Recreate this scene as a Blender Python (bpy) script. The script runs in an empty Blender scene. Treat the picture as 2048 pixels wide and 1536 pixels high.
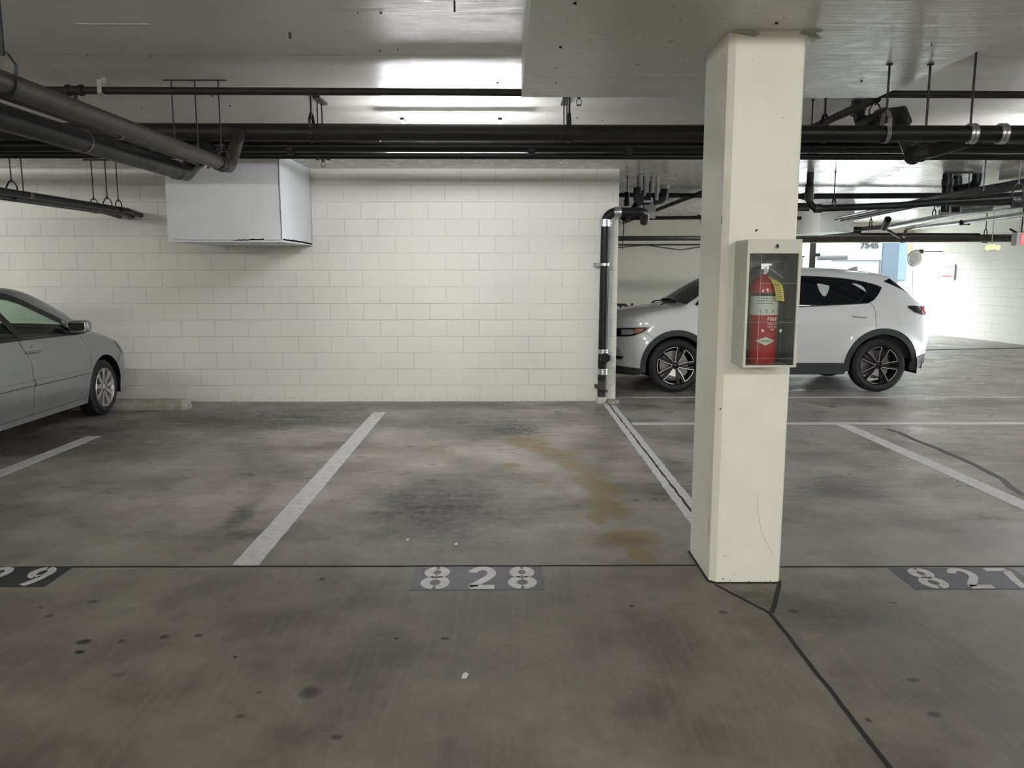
import bpy, bmesh, math, random
from mathutils import Vector, Matrix
from mathutils.geometry import tessellate_polygon
random.seed(4)
PI = math.pi
R = math.radians
scene = bpy.context.scene
C = scene.collection

# ------------------------------------------------------------------ camera
F, TH, YW, HC = 1598.0, R(8.2), R(0.57), 1.64
cam_d = bpy.data.cameras.new('camera')
cam = bpy.data.objects.new('camera', cam_d); C.objects.link(cam)
cam.location = (0, 0, HC)
cam.rotation_euler = (PI/2-TH, 0, -YW)
cam_d.sensor_width = 36.0
cam_d.lens = 36.0*F/2048.0
cam_d.clip_end = 300
scene.camera = cam
# ------------------------------------------------------------------ view + world
scene.view_settings.view_transform = 'Standard'
scene.view_settings.look = 'None'
scene.view_settings.gamma = 1.0
scene.view_settings.use_curve_mapping = False
scene.view_settings.exposure = 0.0
world = bpy.data.worlds.new('overcast sky'); scene.world = world
world.use_nodes = True
bg = world.node_tree.nodes['Background']
bg.inputs[0].default_value = (0.90, 0.96, 1.0, 1)
bg.inputs[1].default_value = 22.0
TUBE = 104.0        # emission of the fluorescent diffusers

def P(px, py, X=None, Y=None, z=None):
    """point of the place seen at a photo position, at a known X, Y or height"""
    a = (px-1024)/F; b = -(py-768)/F
    c, s = math.cos(TH), math.sin(TH)
    x, y, zz = a, c+b*s, -s+b*c
    cy, sy = math.cos(YW), math.sin(YW)
    r = (x*cy+y*sy, -x*sy+y*cy, zz)
    if X is not None: t = X/r[0]
    elif Y is not None: t = Y/r[1]
    else: t = (z-HC)/r[2]
    return Vector((t*r[0], t*r[1], HC+t*r[2]))

TUBE_B = 165.0     # twin-tube fittings over the drive aisle
# ------------------------------------------------------------------ materials
MATS = {}
def mat(name, col, rough=0.5, metal=0.0, spec=0.5, noise=0.0, nscale=8.0, bump=0.0, bscale=60.0, coat=0.0,
        emit=None, estr=0.0, trans=0.0, ior=1.45, stretch=(1, 1, 1), alpha=1.0, rnoise=0.0):
    m = bpy.data.materials.new(name); m.use_nodes = True
    nt = m.node_tree; b = nt.nodes['Principled BSDF']
    b.inputs['Base Color'].default_value = (*col, 1)
    b.inputs['Roughness'].default_value = rough
    b.inputs['Metallic'].default_value = metal
    b.inputs['Specular IOR Level'].default_value = spec
    b.inputs['Coat Weight'].default_value = coat
    b.inputs['Coat Roughness'].default_value = 0.05
    b.inputs['Transmission Weight'].default_value = trans
    b.inputs['IOR'].default_value = ior
    b.inputs['Alpha'].default_value = alpha
    if emit:
        b.inputs['Emission Color'].default_value = (*emit, 1)
        b.inputs['Emission Strength'].default_value = estr
    tc = nt.nodes.new('ShaderNodeTexCoord'); mp = nt.nodes.new('ShaderNodeMapping')
    mp.inputs['Scale'].default_value = stretch
    nt.links.new(tc.outputs['Object'], mp.inputs['Vector'])
    if noise > 0 or rnoise > 0:
        n = nt.nodes.new('ShaderNodeTexNoise'); n.inputs['Scale'].default_value = nscale
        n.inputs['Detail'].default_value = 6
        nt.links.new(mp.outputs[0], n.inputs['Vector'])
        if noise > 0:
            r = nt.nodes.new('ShaderNodeMapRange')
            r.inputs[1].default_value = 0.3; r.inputs[2].default_value = 0.7
            r.inputs[3].default_value = 1-noise; r.inputs[4].default_value = 1+noise
            nt.links.new(n.outputs[0], r.inputs[0])
            mx = nt.nodes.new('ShaderNodeVectorMath'); mx.operation = 'SCALE'
            mx.inputs[0].default_value = col
            nt.links.new(r.outputs[0], mx.inputs['Scale'])
            nt.links.new(mx.outputs[0], b.inputs['Base Color'])
        if rnoise > 0:
            r = nt.nodes.new('ShaderNodeMapRange')
            r.inputs[1].default_value = 0.3; r.inputs[2].default_value = 0.7
            r.inputs[3].default_value = rough-rnoise; r.inputs[4].default_value = rough+rnoise
            nt.links.new(n.outputs[0], r.inputs[0]); nt.links.new(r.outputs[0], b.inputs['Roughness'])
    if bump > 0:
        n = nt.nodes.new('ShaderNodeTexNoise'); n.inputs['Scale'].default_value = bscale
        n.inputs['Detail'].default_value = 4
        nt.links.new(mp.outputs[0], n.inputs['Vector'])
        bp = nt.nodes.new('ShaderNodeBump'); bp.inputs['Strength'].default_value = bump
        bp.inputs['Distance'].default_value = 0.01
        nt.links.new(n.outputs[0], bp.inputs['Height']); nt.links.new(bp.outputs[0], b.inputs['Normal'])
    MATS[name] = m
    return m

def thin_glass(name, tint, f0=.06):
    m = bpy.data.materials.new(name); m.use_nodes = True
    nt = m.node_tree; nt.nodes.remove(nt.nodes['Principled BSDF']); out = nt.nodes['Material Output']
    tr = nt.nodes.new('ShaderNodeBsdfTransparent'); tr.inputs[0].default_value = (*tint, 1)
    gl = nt.nodes.new('ShaderNodeBsdfGlossy'); gl.inputs['Roughness'].default_value = .03
    fr = nt.nodes.new('ShaderNodeFresnel')
    ge = nt.nodes.new('ShaderNodeNewGeometry'); mr = nt.nodes.new('ShaderNodeMapRange')
    mr.inputs[3].default_value = 1.5; mr.inputs[4].default_value = 1/1.5      # same reflectance from both faces of the sheet
    nt.links.new(ge.outputs['Backfacing'], mr.inputs[0]); nt.links.new(mr.outputs[0], fr.inputs[0])
    mx = nt.nodes.new('ShaderNodeMixShader')
    nt.links.new(fr.outputs[0], mx.inputs[0]); nt.links.new(tr.outputs[0], mx.inputs[1]); nt.links.new(gl.outputs[0], mx.inputs[2])
    nt.links.new(mx.outputs[0], out.inputs[0]); return m

class NT:
    """small helper for building node graphs"""
    def __init__(s, m):
        s.nt = m.node_tree; s.b = s.nt.nodes['Principled BSDF']
    def n(s, t, **kw):
        x = s.nt.nodes.new(t)
        for k, v in kw.items(): setattr(x, k, v)
        return x
    def l(s, a, b): s.nt.links.new(a, b)
    def math(s, op, a, b=None, clamp=False):
        x = s.n('ShaderNodeMath', operation=op, use_clamp=clamp)
        for i, v in enumerate((a, b)):
            if v is None: continue
            if isinstance(v, (int, float)): x.inputs[i].default_value = v
            else: s.l(v, x.inputs[i])
        return x.outputs[0]
    def noise(s, vec, scale, detail=5, rough=0.55):
        x = s.n('ShaderNodeTexNoise'); x.inputs['Scale'].default_value = scale
        x.inputs['Detail'].default_value = detail; x.inputs['Roughness'].default_value = rough
        s.l(vec, x.inputs['Vector']); return x.outputs[0]
    def rng(s, v, a, b, c=0.0, d=1.0, smooth=False):
        x = s.n('ShaderNodeMapRange')
        if smooth: x.interpolation_type = 'SMOOTHSTEP'
        for i, q in enumerate((a, b, c, d)): x.inputs[i+1].default_value = q
        s.l(v, x.inputs[0]); return x.outputs[0]
    def mapping(s, vec, scale=(1, 1, 1), loc=(0, 0, 0), rot=(0, 0, 0)):
        x = s.n('ShaderNodeMapping'); x.inputs['Scale'].default_value = scale
        x.inputs['Location'].default_value = loc; x.inputs['Rotation'].default_value = rot
        s.l(vec, x.inputs['Vector']); return x.outputs[0]
    def mix(s, fac, a, b):
        x = s.n('ShaderNodeMix', data_type='RGBA')
        if isinstance(fac, (int, float)): x.inputs[0].default_value = fac
        else: s.l(fac, x.inputs[0])
        for i, v in ((6, a), (7, b)):
            if isinstance(v, tuple): x.inputs[i].default_value = (*v, 1)
            else: s.l(v, x.inputs[i])
        return x.outputs[2]

def mat_floor():
    m = bpy.data.materials.new('sealed concrete floor'); m.use_nodes = True
    g = NT(m)
    geo = g.n('ShaderNodeNewGeometry'); pos = geo.outputs['Position']
    n1 = g.noise(pos, 0.55, 6); n2 = g.noise(pos, 2.3, 7, 0.62); n3 = g.noise(pos, 14, 5, 0.6)
    streak = g.noise(g.mapping(pos, (38, 1.1, 1)), 1.0, 4, 0.65)
    streak2 = g.noise(g.mapping(pos, (1.4, 14, 1)), 1.0, 4, 0.65)
    col = g.mix(g.rng(n1, .35, .65), (0.098, 0.087, 0.073), (0.150, 0.138, 0.118))
    col = g.mix(g.math('MULTIPLY', g.rng(n2, .42, .72), 0.60), col, (0.225, 0.213, 0.190))
    col = g.mix(g.math('MULTIPLY', g.rng(n2, .52, .20, 0, 1, True), 0.60), col, (0.055, 0.050, 0.043))
    col = g.mix(g.math('MULTIPLY', g.rng(n3, .52, .75), 0.25), col, (0.06, 0.055, 0.049))
    # broom streaks in front part and horizontal trowel streaks in the stall
    sx = g.n('ShaderNodeSeparateXYZ'); g.l(pos, sx.inputs[0])
    front = g.rng(sx.outputs[1], 5.5, 3.6)
    stm = g.math('MULTIPLY', g.rng(streak, .45, .75), g.math('MULTIPLY', front, 0.30))
    col = g.mix(stm, col, (0.20, 0.187, 0.165))
    back = g.rng(sx.outputs[1], 3.9, 5.5)
    stm2 = g.math('MULTIPLY', g.rng(streak2, .52, .80), g.math('MULTIPLY', back, 0.28))
    col = g.mix(stm2, col, (0.24, 0.225, 0.205))
    n4 = g.noise(g.mapping(pos, (1, 1, 1), (7.3, 2.1, 0)), 1.25, 9, .68)
    col = g.mix(g.math('MULTIPLY', g.rng(n4, .44, .64), g.math('MULTIPLY', back, 0.75)), col, (0.285, 0.262, 0.240))
    col = g.mix(g.math('MULTIPLY', g.rng(n4, .46, .32), 0.55), col, (0.062, 0.056, 0.050))
    dn = g.n('ShaderNodeTexNoise'); dn.inputs['Scale'].default_value = 3.2; dn.inputs['Detail'].default_value = 7
    dn.inputs['Roughness'].default_value = 0.68
    g.l(pos, dn.inputs['Vector'])
    off = g.n('ShaderNodeVectorMath', operation='SUBTRACT'); g.l(dn.outputs['Color'], off.inputs[0]); off.inputs[1].default_value = (.5, .5, .5)
    def blob(cx, cy, rx, ry, rot=0, warp=0.6, soft=0.7):
        sc = g.n('ShaderNodeVectorMath', operation='SCALE'); g.l(off.outputs[0], sc.inputs[0]); sc.inputs['Scale'].default_value = warp
        ad = g.n('ShaderNodeVectorMath', operation='ADD'); g.l(pos, ad.inputs[0]); g.l(sc.outputs[0], ad.inputs[1])
        sb = g.n('ShaderNodeVectorMath', operation='SUBTRACT'); g.l(ad.outputs[0], sb.inputs[0]); sb.inputs[1].default_value = (cx, cy, 0)
        mp = g.n('ShaderNodeVectorRotate', rotation_type='Z_AXIS'); g.l(sb.outputs[0], mp.inputs['Vector']); mp.inputs['Angle'].default_value = -rot
        mu = g.n('ShaderNodeVectorMath', operation='MULTIPLY'); g.l(mp.outputs[0], mu.inputs[0]); mu.inputs[1].default_value = (1/rx, 1/ry, 0)
        ln = g.n('ShaderNodeVectorMath', operation='LENGTH'); g.l(mu.outputs[0], ln.inputs[0])
        return g.rng(ln.outputs['Value'], 1.0, 1.0-soft, 0, 1, True)
    def pb(px, py): return tuple(P(px, py, z=0))[:2]
    grit = g.rng(n3, .35, .62)
    wet = None
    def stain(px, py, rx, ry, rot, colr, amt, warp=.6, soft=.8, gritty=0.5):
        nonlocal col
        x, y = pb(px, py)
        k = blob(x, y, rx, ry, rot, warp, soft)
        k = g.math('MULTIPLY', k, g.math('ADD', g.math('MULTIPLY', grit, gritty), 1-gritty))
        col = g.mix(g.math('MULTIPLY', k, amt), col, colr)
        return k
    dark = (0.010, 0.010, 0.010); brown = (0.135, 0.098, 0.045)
    stain(870, 1010, .55, .90, 0.0, dark, .85, .8)
    stain(900, 1015, 1.0, 1.4, 0.0, dark, .40, .8)
    stain(940, 848, 1.15, .95, 0.0, dark, .75, .7)
    stain(520, 838, 1.9, .85, 0.0, dark, .85, .7)
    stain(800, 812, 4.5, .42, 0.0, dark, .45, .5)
    stain(300, 870, 1.1, 1.1, 0.0, dark, .40, 1.0)
    stain(480, 1030, .13, .46, 0.0, dark, .8, .25)
    stain(490, 1068, .20, .16, 0.0, dark, .6, .15)
    stain(90, 880, 1.0, 1.3, 0.0, dark, .55, .8)
    # yellow-brown run from the wall towards the pillar
    for a in ((1060, 885, .30, .35, .3), (1110, 905, .20, .40, .9), (1160, 935, .17, .50, .5), (1195, 970, .19, .48, .4),
              (1215, 1010, .13, .45, .2), (1195, 1030, .10, .25, .0), (1020, 930, .13, .12, 0), (1260, 1075, .25, .22, 0.2), (1285, 1110, .09, .2, .2)):
        stain(a[0], a[1], a[2], a[3], a[4], brown, .85, .16, .55, .1)
    stain(1240, 1085, .30, .22, 0, (0.085, .058, .032), .6, .4)
    stain(1680, 975, .55, .45, 0.0, dark, .55, .5)
    stain(1950, 940, .12, 1.0, 0.5, dark, .0, .3)
    for a in ((1560, 1200, .30, .22), (1650, 1230, .35, .22), (1500, 1190, .2, .1)):
        stain(a[0], a[1], a[2], a[3], 0, (0.065, .060, .048), .75, .5)
    for (x, y, rx, ry, k) in ((645, 1158, .022, .03, .9), (890, 1276, .03, .022, .9), (793, 1276, .015, .015, 1), (168, 1284, .05, .035, .9), (160, 1303, .03, .025, 1),
                           (328, 1274, .03, .03, .8), (395, 1271, .03, .03, .8), (470, 1315, .012, .018, 1), (188, 1203, .04, .03, .6), (245, 1282, .025, .03, .7),
                           (620, 1385, .06, .07, .7), (672, 1475, .03, .025, .7), (1263, 1212, .02, .02, .9), (1445, 1225, .035, .035, .7), (1828, 1360, .035, .025, .7),
                           (1870, 1430, .04, .03, .7), (1785, 1205, .04, .02, .6), (480, 1432, .03, .02, .6), (100, 1231, .03, .03, .6), (78, 1215, .03, .02, .5),
                           (515, 1385, .02, .02, .6), (1100, 1235, .015, .01, .7), (1735, 1440, .02, .02, .8), (238, 1350, .04, .03, .4), (1585, 1223, .04, .03, .7)):
        stain(x, y, rx, ry, 0, dark, k, .05, .7, .1)
    # speckled oil crust under the engine of the missing car
    vo = g.n('ShaderNodeTexVoronoi'); vo.inputs['Scale'].default_value = 22; g.l(pos, vo.inputs['Vector'])
    x, y = pb(1032, 860)
    k = g.math('MULTIPLY', blob(x, y, .42, .50, 0, .25, .8), g.rng(vo.outputs['Distance'], .62, .42), True)
    col = g.mix(g.math('MULTIPLY', k, 1.0), col, (0.018, .018, .02))
    br = g.n('ShaderNodeVectorMath', operation='SCALE'); g.l(col, br.inputs[0]); br.inputs['Scale'].default_value = 1.35
    g.l(br.outputs[0], g.b.inputs['Base Color'])
    rr = g.math('ADD', g.math('ADD', g.rng(n2, .3, .7, .26, .50), g.math('MULTIPLY', front, .20)), g.math('MULTIPLY', g.rng(streak2, .3, .7, -.12, .12), back))
    g.l(rr, g.b.inputs['Roughness'])
    g.l(g.rng(sx.outputs[0], 1.2, 2.4, .16, .65), g.b.inputs['Specular IOR Level'])
    bp = g.n('ShaderNodeBump'); bp.inputs['Strength'].default_value = .35; bp.inputs['Distance'].default_value = .004
    g.l(g.math('ADD', g.math('MULTIPLY', streak2, .6), g.math('ADD', n3, g.math('MULTIPLY', streak, .5))), bp.inputs['Height'])
    g.l(bp.outputs[0], g.b.inputs['Normal'])
    return m

def mat_block(name, axis='x', col=(0.755, 0.755, 0.695), ang=0):
    m = bpy.data.materials.new(name); m.use_nodes = True
    g = NT(m)
    geo = g.n('ShaderNodeNewGeometry'); pos = geo.outputs['Position']
    s = g.n('ShaderNodeSeparateXYZ'); g.l(pos, s.inputs[0])
    cb = g.n('ShaderNodeCombineXYZ')
    g.l(s.outputs[0 if axis == 'x' else 1], cb.inputs[0]); g.l(s.outputs[2], cb.inputs[1])
    br = g.n('ShaderNodeTexBrick'); g.l(g.mapping(cb.outputs[0], (1, 1, 1), (.10, .0, 0)), br.inputs['Vector'])
    br.inputs['Scale'].default_value = 1.0; br.inputs['Brick Width'].default_value = 0.4064
    br.inputs['Row Height'].default_value = 0.2032; br.inputs['Mortar Size'].default_value = 0.0055
    br.inputs['Mortar Smooth'].default_value = 0.6; br.inputs['Bias'].default_value = 0
    br.offset = 0.5; br.inputs['Color1'].default_value = (1, 1, 1, 1); br.inputs['Color2'].default_value = (1, 1, 1, 1)
    br.inputs['Mortar'].default_value = (0, 0, 0, 1)
    n = g.noise(pos, 30, 5); nb = g.noise(pos, .9, 4)
    # joints vanish here and there under the paint
    vis = g.rng(g.noise(pos, 1.7, 4), .30, .62, 0.25, 1.0)
    base = g.mix(g.rng(nb, .3, .7), tuple(c*.97 for c in col), tuple(min(1, c*1.03) for c in col))
    c2 = g.mix(g.math('MULTIPLY', g.math('MULTIPLY', br.outputs['Fac'], vis), .30), base, tuple(c*.62 for c in col))
    low = g.rng(s.outputs[2], .10, .0)
    c2 = g.mix(g.math('MULTIPLY', g.math('MULTIPLY', low, g.rng(n, .45, .65)), .35), c2, (.30, .28, .23))
    g.l(c2, g.b.inputs['Base Color'])
    g.b.inputs['Roughness'].default_value = .5
    g.b.inputs['Specular IOR Level'].default_value = .3
    bp = g.n('ShaderNodeBump'); bp.inputs['Strength'].default_value = .8; bp.inputs['Distance'].default_value = .008
    g.l(g.math('SUBTRACT', g.math('MULTIPLY', n, .25), g.math('MULTIPLY', br.outputs['Fac'], g.math('MULTIPLY', vis, .8))), bp.inputs['Height'])
    g.l(bp.outputs[0], g.b.inputs['Normal'])
    return m

def mat_ceiling(name, col, rough=.27, lines=(), bstr=.45):
    m = bpy.data.materials.new(name); m.use_nodes = True
    g = NT(m)
    geo = g.n('ShaderNodeNewGeometry'); pos = geo.outputs['Position']
    st = g.noise(g.mapping(pos, (1.0, 9, 1)), 1.4, 6, .6)
    n = g.noise(pos, 9, 6, .6); n2 = g.noise(pos, 1.2, 5)
    c = g.mix(g.rng(n2, .3, .7), tuple(q*.92 for q in col), col)
    c = g.mix(g.math('MULTIPLY', g.rng(st, .56, .74), .10), c, (.22, .21, .18))
    sp = g.n('ShaderNodeSeparateXYZ'); g.l(pos, sp.inputs[0])
    for y in lines:
        w = g.math('ADD', sp.outputs[1], g.rng(g.noise(pos, 2.0, 4), 0, 1, -.012, .012))
        d = g.math('ABSOLUTE', g.math('SUBTRACT', w, y))
        c = g.mix(g.math('MULTIPLY', g.rng(d, .007, .002), .7), c, (.10, .10, .09))
    g.l(c, g.b.inputs['Base Color'])
    g.l(g.rng(n, .3, .7, rough-.07, rough+.09), g.b.inputs['Roughness'])
    bp = g.n('ShaderNodeBump'); bp.inputs['Strength'].default_value = bstr; bp.inputs['Distance'].default_value = .006
    st2 = g.noise(g.mapping(pos, (1.2, 16, 1)), 2.6, 5, .65)
    g.l(g.math('ADD', g.math('MULTIPLY', st2, .9), g.math('ADD', g.math('MULTIPLY', st, 1.0), g.math('MULTIPLY', n, .25))), bp.inputs['Height'])
    g.l(bp.outputs[0], g.b.inputs['Normal'])
    return m

M_floor = mat_floor()
M_wall = mat_block('painted concrete block')
M_wall_y = mat_block('painted concrete block side', 'y')
M_ceil = mat_ceiling('painted concrete slab', (0.60, 0.60, 0.555), .40, (5.55, 6.8, 11.2, 13.0))
M_ceil_far = mat_ceiling('painted far slab', (0.60, 0.60, 0.555), .22, (11.2, 13.0, 15.5), .2)
M_panel = mat_ceiling('painted drop panel', (0.60, 0.60, 0.555), .32, (4.96,))
M_plain = mat('cream wall paint', (0.60, 0.59, 0.50), .55, noise=.03, nscale=3)
M_col = mat('pillar paint', (0.85, 0.845, 0.73), .42, noise=.03, nscale=5, bump=.05, bscale=40)
M_white = mat('white drywall', (0.70, 0.71, 0.73), .5, noise=.03, nscale=3, bump=.05, bscale=30)
M_crack = mat('cracked joint dirt', (0.06, 0.055, 0.05), .9)
M_joint = mat('floor joint filler', (0.018, 0.017, 0.014), .95)
M_line = mat('worn white floor paint', (0.50, 0.49, 0.475), .5, noise=.16, nscale=16, bump=.1, bscale=50)
M_plate = mat('slate grey floor paint', (0.060, 0.061, 0.073), .5, noise=.15, nscale=14)
M_plate2 = mat('dark slate floor paint', (0.018, 0.018, 0.018), .5, noise=.15, nscale=14)
M_black = mat('black cast iron pipe', (0.008, 0.009, 0.010), .42, spec=.35, noise=.3, nscale=10, rnoise=.08)
M_iron = mat('dark painted steel pipe', (0.022, 0.022, 0.019), .50, spec=.35, noise=.35, nscale=5, rnoise=.1)
M_rust = mat('brown sprinkler pipe', (0.075, 0.066, 0.052), .38, noise=.35, nscale=9, rnoise=.1)
M_dirty = mat('dusty brown drain pipe', (0.045, 0.039, 0.029), .48, noise=.6, nscale=9, rnoise=.12)
M_rod = mat('black threaded rod', (0.015, 0.015, 0.014), .5)
M_pgrey = mat('weathered grey pipe', (0.13, 0.13, 0.122), .4, noise=.2)
M_blackc = mat('dark coupling', (0.03, 0.031, 0.032), .4, .3)
M_steel = mat('stainless coupling steel', (0.62, 0.63, 0.65), .28, 1.0, noise=.1, nscale=30)
M_grey = mat('light grey paint', (0.42, 0.42, 0.39), .5, noise=.06)
M_red = mat('red enamel', (0.42, 0.010, 0.014), .22, coat=.6)
M_cab = mat('cream cabinet enamel', (0.62, 0.62, 0.53), .38, noise=.02)
M_cabin = mat('cabinet inside shade grey', (0.13, 0.14, 0.14), .35)  # grey stands in for the unlit inside of the cream case
M_clear = thin_glass('clear acrylic pane', (.93, .95, .94))
M_label = mat('white paper label', (0.70, 0.71, 0.68), .5)
M_ink = mat('black print', (0.02, 0.02, 0.02), .6)
M_yellow = mat('yellow tag', (0.75, 0.58, 0.06), .5, noise=.05)
M_wprint = mat('white print', (0.75, 0.72, 0.70), .5)
M_rubber = mat('tyre rubber', (0.013, 0.013, 0.014), .65, bump=.1, bscale=80)
M_well = mat('wheel well liner', (0.008, 0.008, 0.009), .8, spec=.2)
M_cladd = mat('black plastic cladding', (0.030, 0.034, 0.034), .55)
M_pearl = mat('white car paint', (0.62, 0.63, 0.63), .35, coat=1.0)
M_silver = mat('silver car paint', (0.26, 0.265, 0.275), .36, .55, coat=1.0)
M_tint = mat('dark privacy glass', (0.006, 0.007, 0.010), .04, spec=.5)
M_glass = thin_glass('green tinted car glass', (.74, .88, .78))
M_trimb = mat('black window trim', (0.010, 0.010, 0.011), .35)
M_chrome = mat('chrome', (0.75, 0.75, 0.76), .1, 1.0)
M_alloy = mat('machined alloy', (0.72, 0.72, 0.72), .3, 1.0)
M_alloys = mat('silver alloy paint', (0.50, 0.49, 0.47), .35, .7)
M_gloss = mat('gloss black alloy', (0.008, 0.008, 0.010), .22)
M_brake = mat('brake disc', (0.30, 0.29, 0.28), .4, .9)
M_lens = mat('headlight lens', (0.35, 0.36, 0.37), .12, .3, coat=1.0)
M_amber = mat('amber lens', (0.45, 0.10, 0.03), .2)
M_tail = mat('red tail lens', (0.40, 0.012, 0.03), .15, coat=.8)
M_seat = mat('dark car seat', (0.035, 0.038, 0.038), .8)
M_concrete = mat('rough cast concrete', (0.33, 0.325, 0.27), .8, noise=.2, nscale=12, bump=.3, bscale=40)
M_tube = mat('fluorescent diffuser', (1, 1, 1), .5, emit=(0.97, 0.97, 1.0), estr=TUBE)
M_tube2 = mat('twin tube diffuser', (1, 1, 1), .5, emit=(1.0, .985, .94), estr=TUBE_B)
M_exit = mat('lit red exit face', (0.8, 0.1, 0.1), .4, emit=(1.0, 0.10, 0.13), estr=.7)
M_lampy = mat('yellow lamp', (0.8, 0.7, 0.2), .4, emit=(1.0, 0.85, 0.35), estr=1.0)
M_ext = mat('outside stucco', (0.075, 0.077, 0.078), .8, spec=0.0)
M_extg = mat('outside ground', (0.55, 0.55, 0.53), .8)
M_blue = mat('blue door paint', (0.028, 0.036, 0.043), .6, spec=0.0)
M_cyan = mat('light blue trim', (0.044, 0.060, 0.066), .6, spec=0.0)
M_tan = mat('tan post paint', (0.07, 0.06, 0.042), .6, spec=0.0)
M_sgrey = mat('grey sign lettering', (0.020, 0.022, 0.021), .6, spec=0.0)
M_shade = mat('grey outside trim', (0.035, 0.037, 0.038), .6, spec=0.0)
M_mirror = mat('convex mirror face', (0.9, 0.9, 0.9), .03, 1.0)
M_mirror2 = mat('mirror face with painted reflection', (0.85, 0.86, 0.86), .25, .3)  # pale colour stands in for the bright reflection in the mirror
M_sredtx = mat('faded red print', (0.70, 0.16, 0.16), .6)
M_plast = mat('orange peel plaster', (.55, .53, .45), .7)

# ------------------------------------------------------------------ mesh helpers
def obj(name, bm, m, parent=None, smooth=False, mods=None):
    me = bpy.data.meshes.new(name)
    bm.normal_update()
    bm.to_mesh(me); bm.free()
    if smooth:
        for p in me.polygons: p.use_smooth = True
    me.materials.append(m)
    o = bpy.data.objects.new(name, me); C.objects.link(o)
    if parent is not None: o.parent = parent
    return o
def smooth_by_angle(o, ang=35):
    me = o.data
    for p in me.polygons: p.use_smooth = True
    bm = bmesh.new(); bm.from_mesh(me)
    for e in bm.edges:
        if len(e.link_faces) == 2 and e.calc_face_angle(0) > R(ang): e.smooth = False
    bm.to_mesh(me); bm.free()
    return o
def thing(name, label, cat, loc=(0, 0, 0), group=None, rotz=0):
    o = bpy.data.objects.new(name, None); C.objects.link(o)
    o.empty_display_size = .1
    o.location = loc; o.rotation_euler = (0, 0, rotz)
    o['label'] = label; o['category'] = cat
    if group: o['group'] = group
    return o
def tag(o, label, cat, group=None, kind=None):
    o['label'] = label; o['category'] = cat
    if group: o['group'] = group
    if kind: o['kind'] = kind
    return o
def struct(o):
    o['kind'] = 'structure'; return o
def bx(bm, x0, x1, y0, y1, z0, z1, bev=0):
    vs = [bm.verts.new((x, y, z)) for x in (x0, x1) for y in (y0, y1) for z in (z0, z1)]
    fs = [(0, 1, 3, 2), (4, 6, 7, 5), (0, 4, 5, 1), (2, 3, 7, 6), (0, 2, 6, 4), (1, 5, 7, 3)]
    faces = [bm.faces.new([vs[i] for i in f]) for f in fs]
    if bev > 0:
        es = set(e for f in faces for e in f.edges)
        bmesh.ops.bevel(bm, geom=list(es), offset=bev, segments=2, affect='EDGES', profile=.6)
    return vs
def box(name, x0, x1, y0, y1, z0, z1, m, parent=None, bev=0, origin=True):
    bm = bmesh.new()
    if parent is None and origin:
        c = Vector(((x0+x1)/2, (y0+y1)/2, z0))
        bx(bm, x0-c.x, x1-c.x, y0-c.y, y1-c.y, 0, z1-z0, bev)
        o = obj(name, bm, m); o.location = c
    else:
        bx(bm, x0, x1, y0, y1, z0, z1, bev); o = obj(name, bm, m, parent)
    return o
def frame_axes(d):
    d = d.normalized()
    up = Vector((0, 0, 1)) if abs(d.z) < .9 else Vector((0, 1, 0))
    a = d.cross(up).normalized(); b = a.cross(d).normalized()
    return a, b
def fillet(pts, r, n=7):
    pts = [Vector(p) for p in pts]
    if r <= 0 or len(pts) < 3: return pts
    out = [pts[0]]
    for i in range(1, len(pts)-1):
        a, b, c = pts[i-1], pts[i], pts[i+1]
        d1 = (a-b); d2 = (c-b)
        ang = d1.angle(d2)
        if ang > R(176): out.append(b); continue
        t = min(r/math.tan(ang/2), d1.length*.48, d2.length*.48)
        rr = t*math.tan(ang/2)
        d1.normalize(); d2.normalize()
        p1 = b+d1*t; p2 = b+d2*t
        cen = b+(d1+d2).normalized()*(rr/math.sin(ang/2))
        v1 = p1-cen; v2 = p2-cen
        tot = v1.angle(v2)
        for k in range(n+1):
            s = k/n
            out.append(cen + (v1*math.sin((1-s)*tot)+v2*math.sin(s*tot))/math.sin(tot))
    out.append(pts[-1])
    return out
def tube(bm, pts, r, seg=14, caps=True, bend=0):
    pts = fillet(pts, bend) if bend else [Vector(p) for p in pts]
    rs = r if isinstance(r, (list, tuple)) else [r]*len(pts)
    d0 = (pts[1]-pts[0]).normalized(); a, b = frame_axes(d0)
    rings = []; prev = d0
    for i, p in enumerate(pts):
        if i == 0: t = pts[1]-pts[0]
        elif i == len(pts)-1: t = pts[-1]-pts[-2]
        else: t = (pts[i+1]-p).normalized()+(p-pts[i-1]).normalized()
        t.normalize()
        q = prev.rotation_difference(t); a = q @ a; b = q @ b; prev = t
        rings.append([bm.verts.new(p+a*math.cos(2*PI*k/seg)*rs[i]+b*math.sin(2*PI*k/seg)*rs[i]) for k in range(seg)])
    for i in range(len(rings)-1):
        for k in range(seg):
            bm.faces.new((rings[i][k], rings[i][(k+1) % seg], rings[i+1][(k+1) % seg], rings[i+1][k]))
    if caps:
        bm.faces.new(rings[0][::-1]); bm.faces.new(rings[-1])
def lathe(bm, prof, p0, axis, seg=24, caps=False):
    """prof: list of (distance along axis, radius)"""
    p0 = Vector(p0); axis = Vector(axis).normalized(); a, b = frame_axes(axis)
    rings = []
    for t, r in prof:
        c = p0+axis*t
        rings.append([bm.verts.new(c+a*math.cos(2*PI*k/seg)*r+b*math.sin(2*PI*k/seg)*r) for k in range(seg)])
    for i in range(len(rings)-1):
        for k in range(seg):
            bm.faces.new((rings[i][k], rings[i][(k+1) % seg], rings[i+1][(k+1) % seg], rings[i+1][k]))
    if caps:
        bm.faces.new(rings[0][::-1]); bm.faces.new(rings[-1])
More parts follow.
